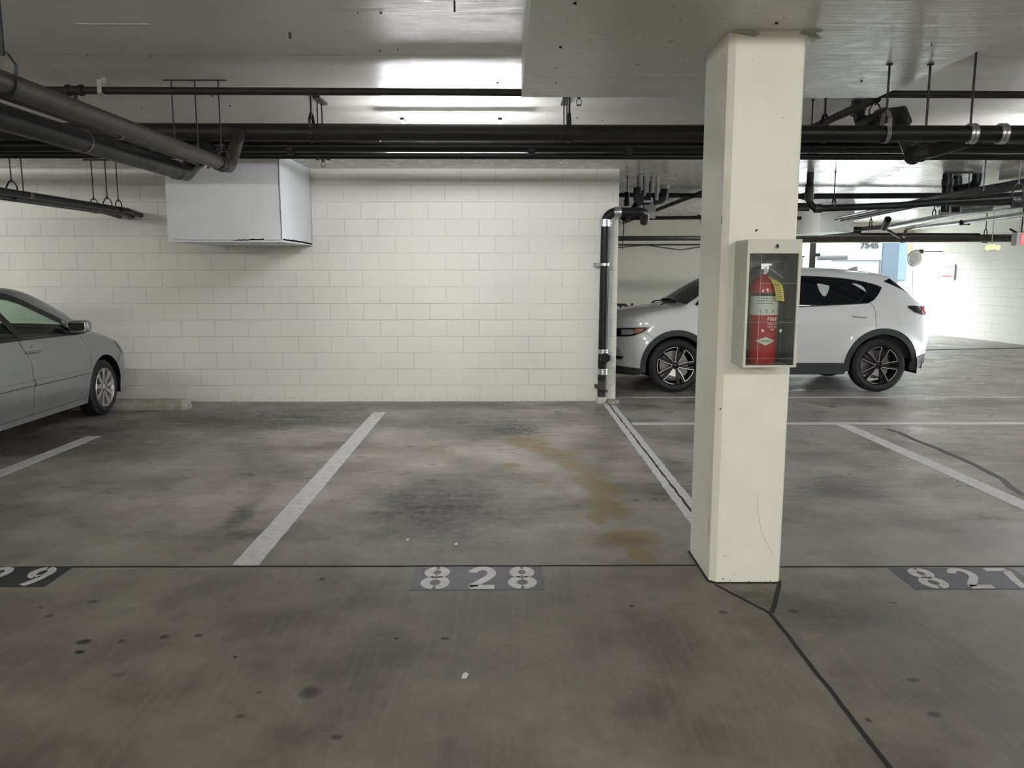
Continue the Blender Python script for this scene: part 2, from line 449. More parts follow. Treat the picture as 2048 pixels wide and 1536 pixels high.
def poly_mesh(bm, outer, holes=(), fn=lambda u, v: Vector((u, v, 0)), grid=0, thick=None):
    """triangulated 2D outline (with holes), cut to a grid and mapped by fn"""
    loops = [[Vector((p[0], p[1], 0)) for p in outer]]+[[Vector((p[0], p[1], 0)) for p in h] for h in holes]
    tris = tessellate_polygon(loops)
    flat = [p for l in loops for p in l]
    b2 = bmesh.new()
    vs = [b2.verts.new(p) for p in flat]
    for t in tris:
        try: b2.faces.new([vs[i] for i in t])
        except ValueError: pass
    b2.normal_update()
    for f in b2.faces:
        if f.normal.z < 0: f.normal_flip()
    if grid:
        xs = [p.x for p in flat]; ys = [p.y for p in flat]
        for ax, lo, hi in ((0, min(xs), max(xs)), (1, min(ys), max(ys))):
            n = int((hi-lo)/grid)
            for k in range(1, n+1):
                co = [0, 0, 0]; co[ax] = lo+(hi-lo)*k/(n+1); no = [0, 0, 0]; no[ax] = 1
                bmesh.ops.bisect_plane(b2, geom=b2.verts[:]+b2.edges[:]+b2.faces[:], dist=1e-5, plane_co=co, plane_no=no)
    mp = {}
    for v in b2.verts: mp[v] = bm.verts.new(fn(v.co.x, v.co.y))
    made = []
    for f in b2.faces:
        try: made.append(bm.faces.new([mp[v] for v in f.verts]))
        except ValueError: pass
    b2.free()
    return made
def plate(bm, outer, z0, z1, holes=()):
    """flat-topped slab from a 2D outline in world x, y"""
    poly_mesh(bm, outer, holes, lambda u, v: Vector((u, v, z1)))
    for lp in (outer,)+tuple(holes):
        n = len(lp)
        a = [bm.verts.new((p[0], p[1], z1)) for p in lp]; b = [bm.verts.new((p[0], p[1], z0)) for p in lp]
        for i in range(n): bm.faces.new((a[i], a[(i+1) % n], b[(i+1) % n], b[i]))
def ribbon(pts, w):
    """flat stroke outline polygons from a centre path: returns list of quads"""
    n = len(pts); L, Rr = [], []
    for i in range(n):
        a = Vector(pts[max(i-1, 0)]); b = Vector(pts[min(i+1, n-1)]); d = (b-a).normalized(); nn = Vector((-d.y, d.x))
        p = Vector(pts[i]); L.append(p+nn*w/2); Rr.append(p-nn*w/2)
    return [tuple(q) for q in L+Rr[::-1]]
def text_mesh(s, size, m, name, parent, loc, rot, depth=.001, sx=1.0, bold=0.0):
    cu = bpy.data.curves.new('t', 'FONT'); cu.body = s; cu.size = size; cu.extrude = depth
    cu.offset = bold; cu.align_x = 'CENTER'; cu.align_y = 'CENTER'
    o = bpy.data.objects.new('t', cu); C.objects.link(o)
    dg = bpy.context.evaluated_depsgraph_get(); dg.update()
    me = bpy.data.meshes.new_from_object(o.evaluated_get(dg))
    bpy.data.objects.remove(o); bpy.data.curves.remove(cu)
    me.materials.clear(); me.materials.append(m)
    q = bpy.data.objects.new(name, me); C.objects.link(q)
    q.location = loc; q.rotation_euler = rot; q.scale = (sx, 1, 1)
    if parent is not None: q.parent = parent
    return q

# ================================================================== SETTING
SLAB, LOW = 3.04, 2.83
YWALL = 9.86
bm = bmesh.new(); bx(bm, -9.2, 16, -8.2, 23, -.3, 0); struct(obj('floor', bm, M_floor))
bm = bmesh.new(); bx(bm, -40, 60, 23, 75, -.35, -.05); struct(obj('trim_ground', bm, M_extg))
bm = bmesh.new()
bx(bm, -9.2, 16, -8.2, 8.16, SLAB, SLAB+.3)
struct(obj('ceiling', bm, M_ceil))
bm = bmesh.new(); bx(bm, -9.2, 16, 8.16, 22.2, LOW, LOW+.5); struct(obj('ceiling', bm, M_ceil_far))
bm = bmesh.new(); bx(bm, -9.2, 1.39, YWALL, YWALL+.2, 0, LOW); struct(obj('wall_front', bm, M_wall))
bm = bmesh.new(); bx(bm, -9.4, -9.2, -8.2, 22, 0, SLAB); struct(obj('wall_left', bm, M_wall_y))
bm = bmesh.new(); bx(bm, -9.2, 16, -8.4, -8.2, 0, SLAB); struct(obj('wall_rear', bm, M_wall))
bm = bmesh.new(); bx(bm, 1.0, 7.0, 20.0, 20.2, 0, LOW); bx(bm, 6.8, 7.0, 20.2, 21.3, 0, LOW); bx(bm, -9.2, 1.0, 20.0, 20.2, 0, LOW)
struct(obj('wall_back', bm, M_plain))
# right wall, slightly turned
p0 = Vector((10.72, 21.1, 0)); p1 = Vector((14.2, -1.9, 0)); d = (p1-p0); p1 = p0+d*1.27; nrm = Vector((.25, .04, 0))
def wall_piece(bm, fa, fb, za, zb_):
    vs = []
    for f in (fa, fb):
        p = p0+(p1-p0)*f
        for q in (p, p+nrm):
            for z in (za, zb_): vs.append(bm.verts.new((q.x, q.y, z)))
    for f in ((0, 1, 5, 4), (2, 6, 7, 3), (0, 2, 3, 1), (4, 5, 7, 6), (1, 3, 7, 5), (0, 4, 6, 2)): bm.faces.new([vs[i] for i in f])
# unseen vehicle opening added in the right wall to let in side daylight
OP0, OP1 = .27, .42
bm = bmesh.new()
wall_piece(bm, 0, OP0, 0, SLAB); wall_piece(bm, OP1, 1, 0, SLAB); wall_piece(bm, OP0, OP1, 2.35, SLAB)
struct(obj('wall_right', bm, M_wall_y))
# header over the vehicle opening
zh = P(1700, 484, Y=21.1).z
bm = bmesh.new(); bx(bm, 6.8, 11.0, 21.1, 21.4, zh, LOW); struct(obj('trim_header', bm, M_plain))

# pillar with chamfered front corners and its drop panel
bm = bmesh.new()
x0, x1, y0, y1, ch = 1.085, 1.452, 4.01, 4.47, .030
prof = [(x0, y1), (x0, y0+ch), (x0+ch, y0), (x1-.010, y0), (x1, y0+.010), (x1, y1)]
lo = [bm.verts.new((a, b, 0)) for a, b in prof]; hi = [bm.verts.new((a, b, 2.766)) for a, b in prof]
for i in range(6): bm.faces.new((lo[i], lo[(i+1) % 6], hi[(i+1) % 6], hi[i]))
bm.faces.new(lo[::-1]); bm.faces.new(hi)
pil = obj('trim_pillar', bm, M_col); struct(pil)
bm = bmesh.new()
prof = [(.118, 2.2), (2.48, 2.2), (2.48, 5.51), (.118, 5.51)]
lo = [bm.verts.new((a, b, 2.766)) for a, b in prof]; hi = [bm.verts.new((a, b, SLAB)) for a, b in prof]
for i in range(4): bm.faces.new((lo[i], lo[(i+1) % 4], hi[(i+1) % 4], hi[i]))
bm.faces.new(lo); bm.faces.new(hi[::-1])
struct(obj('trim_drop_panel', bm, M_panel))
bm = bmesh.new(); bx(bm, 5.98, 6.45, 8.2, 9.85, 2.70, LOW); struct(obj('trim_far_drop_panel', bm, M_panel))
# torn paint at the pillar head
for i, pts in enumerate(([(-.03, 0), (.03, .012), (.09, .01), (.11, -.006), (.085, -.022), (.06, -.018), (.03, -.012)],
                         [(.30, 0), (.34, .014), (.40, .022), (.41, .006), (.375, -.004), (.40, -.03), (.35, -.055), (.335, -.02)])):
    bm = bmesh.new()
    poly_mesh(bm, pts, (), lambda u, v: Vector((1.115+u, 4.004-abs(v)*.6, 2.758+v)))
    r = bmesh.ops.extrude_face_region(bm, geom=bm.faces[:]); bmesh.ops.translate(bm, verts=[v for v in r['geom'] if isinstance(v, bmesh.types.BMVert)], vec=(0, .006, 0))
    tag(obj('peeling_paint', bm, M_grey), ('curled grey paint flake at the left of the pillar head' if i == 0 else 'torn paint flap jutting right of the pillar head'), 'paint flake')

def mark(pts, w, y, m=M_crack):
    bm = bmesh.new(); poly_mesh(bm, ribbon(pts, w), (), lambda u, v: Vector((u, y, v)))
    return obj('scuff_mark', bm, m, pil)
fp = lambda a, b: (P(a, b, Y=4.009).x, P(a, b, Y=4.009).z)
mark([fp(1516, 988), fp(1515, 1020), fp(1522, 1060), fp(1534, 1088), fp(1548, 1112)], .0018, 4.0093, MATS['light grey paint'])
for a, b, k in ((1449, 1112, .006), (1441, 818, .008), (1513, 461, .012), (1491, 1092, .003), (1532, 1160, .004), (1484, 1128, .003), (1566, 235, .004), (1505, 121, .003), (1447, 1158, .008), (1460, 1161, .006), (1498, 1163, .005), (1541, 1162, .006), (1470, 1150, .004), (1520, 1155, .003)):
    x, z = fp(a, b); mark([(x-k*.5, z-k*.4), (x+k*.1, z+k*.3), (x+k*.5, z)], k*.7, 4.0093)
bm = bmesh.new(); q = P(1443, 440, X=1.084); poly_mesh(bm, [(q.y-.006, q.z-.02), (q.y+.006, q.z-.02), (q.y+.005, q.z+.02), (q.y-.005, q.z+.018)], (), lambda u, v: Vector((1.0845, u, v))); obj('scuff_mark', bm, M_crack, pil)
q = P(1417, 1050, X=1.084); bm = bmesh.new(); poly_mesh(bm, [(q.y-.004, q.z-.05), (q.y+.004, q.z-.04), (q.y+.003, q.z+.04), (q.y-.003, q.z+.03)], (), lambda u, v: Vector((1.0845, u, v))); obj('scuff_mark', bm, M_crack, pil)
# small leftovers in the ceiling
def ceil_bit(label, a, b, zc, dx, dy, hz, m, name='ceiling_anchor'):
    q = P(a, b, z=zc)
    tag(box(name, q.x-dx/2, q.x+dx/2, q.y-dy/2, q.y+dy/2, zc-hz, zc, m), label, 'ceiling mark', 'small leftovers in the ceiling')
ceil_bit('thin raised paint-covered strip on the ceiling at upper left', 225, 47, SLAB, .42, .012, .006, M_grey, 'ceiling_strip')
ceil_bit('small dark bolt in the ceiling right of the raised strip', 580, 65, SLAB, .014, .014, .035, M_rod)
ceil_bit('black rod stub at the top edge left of the drop panel', 909, 2, SLAB, .010, .010, .055, M_rod)
def where(a, b):
    return {175: ' below left end of raised strip', 302: ' below right end of raised strip', 716: ', left of the top-edge pair', 762: ', right of the top-edge pair', 795: ', right of the pair left of bright patch', 760: ', left of the pair left of bright patch',
            995: ' inside the bright patch by the drop panel', 425: ' between the rods and the sprinkler pipe, near', 460: ' just right of the three left rods', 283: ' left of the three left rods', 1154: ' below the sprinkler head', 1205: ' right of the sprinkler head',
            800: ' at the lower left of the bright patch', 1150: ', nearest the top edge left of pillar', 1121: ', upper of two near its left edge', 1113: ', lower of two near its left edge', 1553: ' right above the pillar head', 1723: ' near its far edge right of pillar', 1863: ' near its right slanted edge'}[a]
for a, b, zc in ((175, 110, SLAB), (302, 112, SLAB), (716, 24, SLAB), (762, 25, SLAB), (795, 98, SLAB), (760, 100, SLAB), (995, 165, SLAB), (425, 191, SLAB), (460, 211, SLAB), (283, 214, SLAB), (1154, 235, SLAB), (1205, 240, SLAB), (800, 196, SLAB),
                 (1150, 5, 2.766), (1121, 93, 2.766), (1113, 164, 2.766), (1553, 45, 2.766), (1723, 161, 2.766), (1863, 88, 2.766)):
    ceil_bit('tiny dark staple stub in the '+('drop panel' if zc < 3 else 'ceiling')+where(a, b), a, b, zc, .014 if b % 2 else .005, .006, .008, M_rod)
# floor joints
def strip(name, pts, w, m, z=.0022, z0=-.0005):
    bm = bmesh.new()
    pts = [Vector((p[0], p[1], 0)) for p in pts]
    L, Rr = [], []
    for i, p in enumerate(pts):
        d = (pts[min(i+1, len(pts)-1)]-pts[max(i-1, 0)]).normalized(); n = Vector((-d.y, d.x, 0))
        L.append(p+n*w/2); Rr.append(p-n*w/2)
    plate(bm, [(q.x, q.y) for q in L+Rr[::-1]], z0, z)
    return obj(name, bm, m)
def wob(p, q, n, a):
    p, q = Vector((*p, 0)), Vector((*q, 0)); d = (q-p); nn = Vector((-d.y, d.x, 0)).normalized()
    return [tuple((p+d*i/n+nn*random.uniform(-a, a)))[:2] for i in range(n+1)]
struct(strip('trim_1', wob((-6.5, 4.285), (1.10, 4.262), 40, .003), .017, M_joint))
struct(strip('trim_2', wob((1.44, 4.235), (9, 4.215), 40, .003), .015, M_joint))
struct(strip('trim_3', wob((1.105, 3.985), (1.279, 3.632), 6, .002), .014, M_joint))
struct(strip('trim_4', wob((1.448, 3.994), (1.290, 3.640), 6, .002), .022, M_joint))
struct(strip('trim_5', wob((1.279, 3.632), (1.287, -1), 40, .003), .018, M_joint))
# cracked old base paint around the pillar foot
bm = bmesh.new(); plate(bm, [(1.075, 4.485), (1.074, 4.035), (1.105, 4.001), (1.455, 4.000), (1.462, 4.01), (1.462, 4.48)], -.001, .006)
struct(obj('baseboard_pillar', bm, M_joint))
# long crack / tar snake in the right stall
ck = [(1775, 858), (1800, 866), (1830, 880), (1865, 893), (1895, 906), (1920, 916), (1950, 930), (1978, 945), (2005, 958), (2022, 975), (2048, 990)]
o = strip('trim_crack', [tuple(P(a, b, z=0))[:2] for a, b in ck], .050, mat('dark tar patch', (.055, .055, .052), .6, noise=.3), .002)
struct(o)

# ================================================================== FLOOR PAINT
def line(label, pts, w=None, m=None):
    bm = bmesh.new(); plate(bm, pts, -.0005, .0025)
    return tag(obj('parking_line', bm, m or M_line), label, 'parking line', 'painted parking lines')
def rough_edge(p, q, w, n=60, a=.003):
    p, q = Vector((*p, 0)), Vector((*q, 0)); d = q-p; nn = Vector((-d.y, d.x, 0)).normalized()
    L = [p+d*i/n+nn*(w/2+random.uniform(-a, a)) for i in range(n+1)]
    Rr = [p+d*i/n-nn*(w/2+random.uniform(-a, a)) for i in range(n+1)]
    return [(v.x, v.y) for v in L+Rr[::-1]]
line('long white stall line left of painted 828, running to the block wall', rough_edge((-1.448, 4.292), (-1.440, 9.09), .145))
line('white stall line beside the silver car, partly out of frame', rough_edge((-4.11, 4.31), (-4.06, 7.79), .140))
line('worn white line left half along the crack leading to the pillar', rough_edge((1.238, 4.49), (1.243, 9.62), .060, 90, .006))
line('worn white line right half along the crack leading to the pillar', rough_edge((1.318, 4.49), (1.320, 9.50), .060, 90, .006))
struct(strip('trim_6', wob((1.279, 4.48), (1.281, 9.80), 60, .003), .016, M_joint))
line('white stall line right of the pillar, left of the tar patch', rough_edge((3.655, 4.25), (3.60, 8.31), .145))
line('near white aisle line running across behind the pillar', rough_edge((1.37, 8.385), (12.4, 8.330), .120))
line('far white aisle line passing just in front of the white car tyres', rough_edge((1.42, 10.16), (12.1, 10.09), .075))
line('grey trodden strip line far right beyond the aisle', rough_edge((6.6, 12.0), (11.9, 11.6), .10), m=M_concrete)

def arc(cx, cy, rx, ry, a0, a1, n=20):
    return [(cx+rx*math.cos(R(a0+(a1-a0)*i/n)), cy+ry*math.sin(R(a0+(a1-a0)*i/n))) for i in range(n+1)]
def digit(c, w=.17):
    """stencil strokes in a 0.6 x 1 cell"""
    if c == '8':
        g = 8
        return [arc(.3, .735, .185, .18, 90+g, 270-g), arc(.3, .735, .185, .18, 90-g, -90+g),
                arc(.3, .285, .215, .20, 90+g, 270-g), arc(.3, .285, .215, .20, 90-g, -90+g)]
    if c == '2':
        return [arc(.3, .70, .21, .215, 172, 0, 16)+[(.50, .62), (.44, .50), (.30, .34), (.16, .19), (.115, .105), (.12, .088)], [(.05, .088), (.58, .088)]]
    if c == '9':
        return [arc(.29, .68, .20, .22, 258, 100), arc(.29, .68, .205, .22, 82, -30, 12)+[(.44, .40), (.36, .20), (.26, .05)], [(.30, .462), (.38, .49)]]
    if c == '7':
        return [[(.02, .91), (.56, .91)], [(.52, .86), (.42, .60), (.33, .30), (.29, .02)]]
def stall_number(label, X0, X1, Y0, Y1, text, mp, cells, w=.155):
    t = thing('stall_number', label, 'painted number', ((X0+X1)/2, (Y0+Y1)/2, 0), 'stencilled stall numbers')
    cx, cy = (X0+X1)/2, (Y0+Y1)/2
    bm = bmesh.new(); plate(bm, [(X0-cx, Y0-cy), (X1-cx, Y0-cy), (X1-cx, Y1-cy), (X0-cx, Y1-cy)], -.0005, .0025)
    obj('backing', bm, mp, t)
    h = (Y1-Y0)*.98
    for ch, cxl in zip(text, cells):
        bm = bmesh.new()
        for st in digit(ch):
            pts = [(p[0]*h*.78, p[1]*h) for p in st]
            rb = ribbon(pts, w*h*.98)
            poly_mesh(bm, [(cxl-.3*h*.78+a-cx, Y0+.004+b-cy) for a, b in rb], (), lambda u, v: Vector((u, v, .0045)))
        r = bmesh.ops.extrude_face_region(bm, geom=bm.faces[:])
        bmesh.ops.translate(bm, verts=[v for v in r['geom'] if isinstance(v, bmesh.types.BMVert)], vec=(0, 0, -.002))
        obj('digit', bm, M_line, t)
    return t
stall_number('white stencilled 828 on slate grey panel left of the pillar', -.486, .209, 3.93, 4.250, '828', M_plate, (-.365, -.120, .095))
stall_number('white stencilled 829 on near-black panel, cut by left frame edge', -3.085, -2.395, 3.993, 4.275, '829', M_plate2, (-2.97, -2.755, -2.515))
stall_number('white stencilled 827 on worn grey panel right of the pillar', 2.122, 2.80, 3.912, 4.205, '827', M_plate, (2.262, 2.48, 2.70))

# concrete wheel stop
bm = bmesh.new()
pr = [(-.10, 0), (-.10, .05), (-.06, .115), (.06, .115), (.10, .05), (.10, 0)]
xs = (-.75, -.69, .69, .75)
rings = []
for i, x in enumerate(xs):
    k = .55 if i in (0, 3) else 1
    rings.append([bm.verts.new((x, a*(1 if k == 1 else .8), b*k)) for a, b in pr])
for i in range(3):
    for k in range(6): bm.faces.new((rings[i][k], rings[i][(k+1) % 6], rings[i+1][(k+1) % 6], rings[i+1][k]))
bm.faces.new(rings[0]); bm.faces.new(rings[3][::-1])
ws = obj('wheel_stop', bm, M_concrete); ws.location = (-4.47, 9.36, 0)
tag(ws, 'low concrete wheel stop against block wall by the silver car', 'wheel stop')
bm = bmesh.new()
pts = [(random.uniform(-.5, .5), 0) for _ in range(2)]
# small litter
for i, (px, py, m, lb) in enumerate(((930, 1352, M_label, 'white scrap of paper in the foreground floor'), (912, 1089, M_label, 'tiny white chip on the floor right of the dark oil stain'),
                               (815, 1080, M_label, 'tiny white chip on the floor left below the oil stain'), (1092, 1166, M_label, None))):
    if not lb: continue
    c = P(px, py, z=0); bm = bmesh.new()
    k = .024 if i == 0 else .016
    plate(bm, [(-k*.5, -k), (k*.3, -k*.8), (k*.6, k*.3), (k*.1, k), (-k*.4, k*.4)], 0, .004)
    o = obj('paper_scrap', bm, m); o.location = (c.x, c.y, .001); tag(o, lb, 'litter')
bm.free() if False else None

# ================================================================== WALL-MOUNTED BOX (duct enclosure)
t = thing('duct_enclosure', 'white drywall box hung high on the block wall under the pipes', 'enclosure', (0, 0, 0))
bxl = P(337, 480, Y=8.55).x; bxr = P(565, 480, Y=8.55).x; zb = P(450, 484, Y=8.55).z
box('casing', bxl, bxr, 8.55, YWALL-.003, zb+.012, LOW-.002, M_white, t)
bm = bmesh.new(); bx(bm, bxl-.004, bxr+.004, 8.546, YWALL-.003, zb, zb+.012); obj('bottom_lip', bm, M_white, t)
def crack(name, parent, pts, w, fn, m=M_crack):
    bm = bmesh.new(); poly_mesh(bm, ribbon(pts, w), (), fn)
    r = bmesh.ops.extrude_face_region(bm, geom=bm.faces[:])
    return obj(name, bm, m, parent)
def zig(a, b, n, amp):
    return [(a[0]+(b[0]-a[0])*i/n+random.uniform(-amp, amp), a[1]+(b[1]-a[1])*i/n+random.uniform(-amp, amp)) for i in range(n+1)]
crack('joint_crack', t, zig((bxl+.05, zb+.02), (bxr-.02, zb+.02), 20, .003), .004, lambda u, v: Vector((u, 8.547, v)))
crack('joint_crack', t, zig((bxl+.68, zb+.016), (bxr-.20, zb+.03), 12, .006), .012, lambda u, v: Vector((u, 8.5465, v)))
crack('joint_crack', t, zig((bxr-.008, zb+.02), (bxr-.012, LOW-.05), 26, .003), .005, lambda u, v: Vector((u, 8.547, v)))
crack('joint_crack', t, zig((8.57, zb+.03), (YWALL-.02, zb+.02), 16, .006), .016, lambda u, v: Vector((bxr+.005, u, v)))
crack('joint_crack', t, zig((YWALL-.012, zb+.02), (YWALL-.01, LOW-.02), 22, .003), .006, lambda u, v: Vector((bxr+.005, u, v)))

# ================================================================== FIRE EXTINGUISHER CABINET + EXTINGUISHER
cz0, cz1, cx0, cx1, cy0, cy1 = 1.172, 1.776, 1.147, 1.400, 3.80, 4.009
ct = thing('extinguisher_cabinet', 'cream steel cabinet with clear front on the pillar holding a red extinguisher', 'cabinet', ((cx0+cx1)/2, cy1, cz0))
ox, oy, oz = (cx0+cx1)/2, cy1, cz0
def cb(name, a, b, c, d, e, f, m, bev=.001): return box(name, a-ox, b-ox, c-oy, d-oy, e-oz, f-oz, m, ct, bev)
bm = bmesh.new()
W = .004
bx(bm, cx0-ox, cx0+W-ox, cy0+.006-oy, cy1-oy, 0, cz1-oz)
bx(bm, cx1-W-ox, cx1-ox, cy0+.006-oy, cy1-oy, 0, cz1-oz)
bx(bm, cx0+W-ox, cx1-W-ox, cy0+.006-oy, cy1-oy, 0, W)
bx(bm, cx0+W-ox, cx1-W-ox, cy0+.006-oy, cy1-oy, cz1-oz-W, cz1-oz)
obj('case', bm, M_cab, ct)
bm = bmesh.new(); bx(bm, cx0+W-ox, cx1-W-ox, cy1-.004-oy, cy1-oy, W, cz1-oz-W); obj('back_panel', bm, M_cabin, ct)
cb('door_top_rail', cx0-.002, cx1+.002, cy0-.006, cy0+.006, cz1-.064, cz1+.002, M_cab)
cb('door_side_rail', cx0-.002, cx0+.010, cy0-.006, cy0+.006, cz0, cz1-.064, M_cab)
cb('door_side_rail', cx1-.012, cx1+.002, cy0-.006, cy0+.006, cz0, cz1-.064, M_cab)
cb('door_bottom_rail', cx0+.010, cx1-.012, cy0-.006, cy0+.006, cz0, cz0+.010, M_cab)
bm = bmesh.new(); bx(bm, cx0+W-ox, cx0+W+.002-ox, cy0+.008-oy, cy1-.005-oy, W, cz1-oz-W); obj('side_shade', bm, M_cabin, ct)  # thin grey sheets added to paint the shade on the inner sides
bm = bmesh.new(); bx(bm, cx1-W-.002-ox, cx1-W-ox, cy0+.008-oy, cy1-.005-oy, W, cz1-oz-W); obj('side_shade', bm, M_cabin, ct)
# scored clear pane
bm = bmesh.new(); bx(bm, cx0+.010-ox, cx1-.012-ox, cy0-.001-oy, cy0+.001-oy, .010, cz1-.064-oz)
pane = obj('pane', bm, M_clear, ct)
bm = bmesh.new()
bx(bm, cx0+.066-ox, cx0+.0672-ox, cy0-.0022-oy, cy0-.0012-oy, .011, cz1-.065-oz)
bx(bm, cx0+.066-ox, cx1-.013-ox, cy0-.0022-oy, cy0-.0012-oy, .400, .401)
bx(bm, cx0+.011-ox, cx1-.013-ox, cy0-.0022-oy, cy0-.0012-oy, .215, .2158)
bx(bm, cx0+.011-ox, cx1-.013-ox, cy0-.0022-oy, cy0-.0012-oy, .042, .0426)
obj('score_line', bm, mat('score line', (.6, .6, .58), .3), pane)
bm = bmesh.new(); lathe(bm, [(0, .0001), (0, .013), (.006, .012), (.007, .009), (.003, .008), (.003, .0001)], (ox-ox+.010, cy0-.006-oy, cz1-.030-oz), (0, -1, 0), 20)
lk = obj('lock', bm, M_steel, ct, True)
bm = bmesh.new(); lathe(bm, [(0, .0001), (0, .0055), (.004, .005), (.004, .0001)], (.010, cy0-.0085-oy, cz1-.030-oz), (0, -1, 0), 12); obj('keyhole', bm, M_ink, lk)
# FIRE lettering and arrows printed on the pane
fy = cy0-.0030-oy
def ptxt(s, size, cx, cz, m=M_wprint, nm='lettering', sx=1.0, y=None):
    return text_mesh(s, size, m, nm, pane, (cx-ox, fy if y is None else y, cz-oz), (PI/2, 0, 0), .0003, sx)
ptxt('FIRE', .026, 1.277, 1.401)
ptxt('STRIKE ON', .0095, 1.277, 1.379); ptxt('VERTICAL', .0095, 1.277, 1.366); ptxt('LINES', .0095, 1.277, 1.353)
for s in (-1, 1):
    bm = bmesh.new()
    A = [(0, 0), (.006, .010), (.001, .009), (-.004, .016), (-.010, .012), (-.004, .006), (-.009, .003)]
    poly_mesh(bm, [(1.277-ox+s*(.040-p[0]*1) if s > 0 else 1.277-ox-(.040-p[0]), 1.340-oz+p[1]) for p in A], (), lambda u, v: Vector((u, fy, v)))
    r = bmesh.ops.extrude_face_region(bm, geom=bm.faces[:]); bmesh.ops.translate(bm, verts=[v for v in r['geom'] if isinstance(v, bmesh.types.BMVert)], vec=(0, .0006, 0))
    obj('arrow', bm, M_wprint, pane)

# extinguisher
ex, ey = 1.268, 3.912
et = thing('fire_extinguisher', 'red fire extinguisher with yellow tag inside the pillar cabinet', 'fire extinguisher', (ex, ey, cz0+W))
bm = bmesh.new()
lathe(bm, [(0, .001), (0, .050), (.008, .067), (.02, .0705), (.362, .0705), (.390, .066), (.410, .052), (.424, .030), (.430, .018), (.445, .016), (.44, .001)], (0, 0, 0), (0, 0, 1), 40)
obj('cylinder', bm, M_red, et, True)
def band(name, z0, z1, m, a0, a1, r=.0710):
    bm = bmesh.new(); n = 24; prev = None
    for i in range(n+1):
        a = R(a0+(a1-a0)*i/n); p = (math.cos(a)*r, math.sin(a)*r)
        cur = (bm.verts.new((p[0], p[1], z0)), bm.verts.new((p[0], p[1], z1)))
        if prev: bm.faces.new((prev[0], cur[0], cur[1], prev[1]))
        prev = cur
    return obj(name, bm, m, et, True)
band('label', .243, .350, M_label, -175, -20)
band('label_band', .334, .350, M_ink, -165, -25, .0713)
def etxt(s, size, dx, z, m=M_ink, depth=.0004):
    a = -PI/2-.10+dx/.071
    return text_mesh(s, size, m, 'print', et, (math.cos(a)*.0720, math.sin(a)*.0720, z), (PI/2, 0, a+PI/2), depth)
for k, z in enumerate((.322, .310, .298)):
    for dx in (-.012,):
        bm = bmesh.new()
        n = 6
        for j in range(n):
            u0 = -.040+j*.012; w = random.uniform(.006, .010)
            a = -PI/2-.1+u0/.071; b = a+w/.071
            q = [bm.verts.new((math.cos(x)*.0715, math.sin(x)*.0715, zz)) for x, zz in ((a, z), (b, z), (b, z+.0035), (a, z+.0035))]
            bm.faces.new(q)
        obj('print', bm, M_ink, et)
etxt('1.  2.  3.', .023, .004, .262)
# emblem
bm = bmesh.new()
z0 = .118
def dia(bm, hw, hh, r, y0, sgn=1):
    n = 10; cols = []
    for i in range(n+1):
        u = -hw+2*hw*i/n; h = hh*(1-abs(u)/hw); a = -PI/2-.05+u/.071
        cols.append((bm.verts.new((math.cos(a)*r, math.sin(a)*r, y0+h)), bm.verts.new((math.cos(a)*r, math.sin(a)*r, y0-h-.0001))))
    for i in range(n): bm.faces.new((cols[i][1], cols[i+1][1], cols[i+1][0], cols[i][0]))
dia(bm, .050, .020, .0713, z0+.0)
obj('emblem', bm, M_label, et)
etxt('AMEREX', .012, .004, z0)
bm = bmesh.new()
lathe(bm, [(.43, .001), (.43, .017), (.455, .017), (.455, .012), (.475, .012), (.475, .001)], (0, 0, 0), (0, 0, 1), 20)
bx(bm, -.020, .016, -.010, .010, .462, .480)
obj('valve', bm, M_steel, et)
bm = bmesh.new()
tube(bm, [(-.018, 0, .480), (.010, -.004, .492), (.075, -.014, .502)], [.006, .006, .004], 8)
bx(bm, -.02, .03, -.009, .004, .480, .489)
obj('lever', bm, M_steel, et)
bm = bmesh.new(); tube(bm, [(.008, 0, .478), (.030, -.006, .462), (.086, -.014, .418)], [.006, .006, .005], 8); obj('carry_handle', bm, M_steel, et)
bm = bmesh.new(); tube(bm, fillet([(-.016, 0, .468), (-.060, -.012, .468), (-.082, -.022, .42), (-.084, -.022, .20), (-.079, -.022, .12)], .04), .0075, 10); obj('hose', bm, M_ink, et, True)
bm = bmesh.new(); tube(bm, [(-.079, -.022, .13), (-.078, -.022, .07)], [.009, .012], 10); obj('nozzle', bm, M_ink, et)
bm = bmesh.new(); tube(bm, [(0, -.014, .455), (0, -.022, .455)], .011, 14); obj('pressure_gauge', bm, M_brake, et)
bm = bmesh.new()
ys = [(.012, -.030, .424), (.028, -.066, .405), (.040, -.080, .385), (.048, -.084, .35), (.053, -.086, .31)]
prev = None
for i, (a, b, c) in enumerate(ys):
    w = (.010, .019, .022, .021, .020)[i]
    cur = (bm.verts.new((a-w, b-.002, c+.006)), bm.verts.new((a+w, b, c)))
    if prev: bm.faces.new((prev[0], cur[0], cur[1], prev[1]))
    prev = cur
tg = obj('inspection_tag', bm, M_yellow, et)
tg['label'] = 'yellow inspection tag'
bm = bmesh.new()
for k in range(9):
    f = k/9; z = .395-.08*f; x = .034+.020*f; y = -.0845-.004*f-(.0 if f > .2 else -.004)
    bx(bm, x-.014, x+.008+.006*((k*7) % 3)/3, y-.0015, y-.001, z, z+.0028)
obj('print', bm, M_ink, tg)

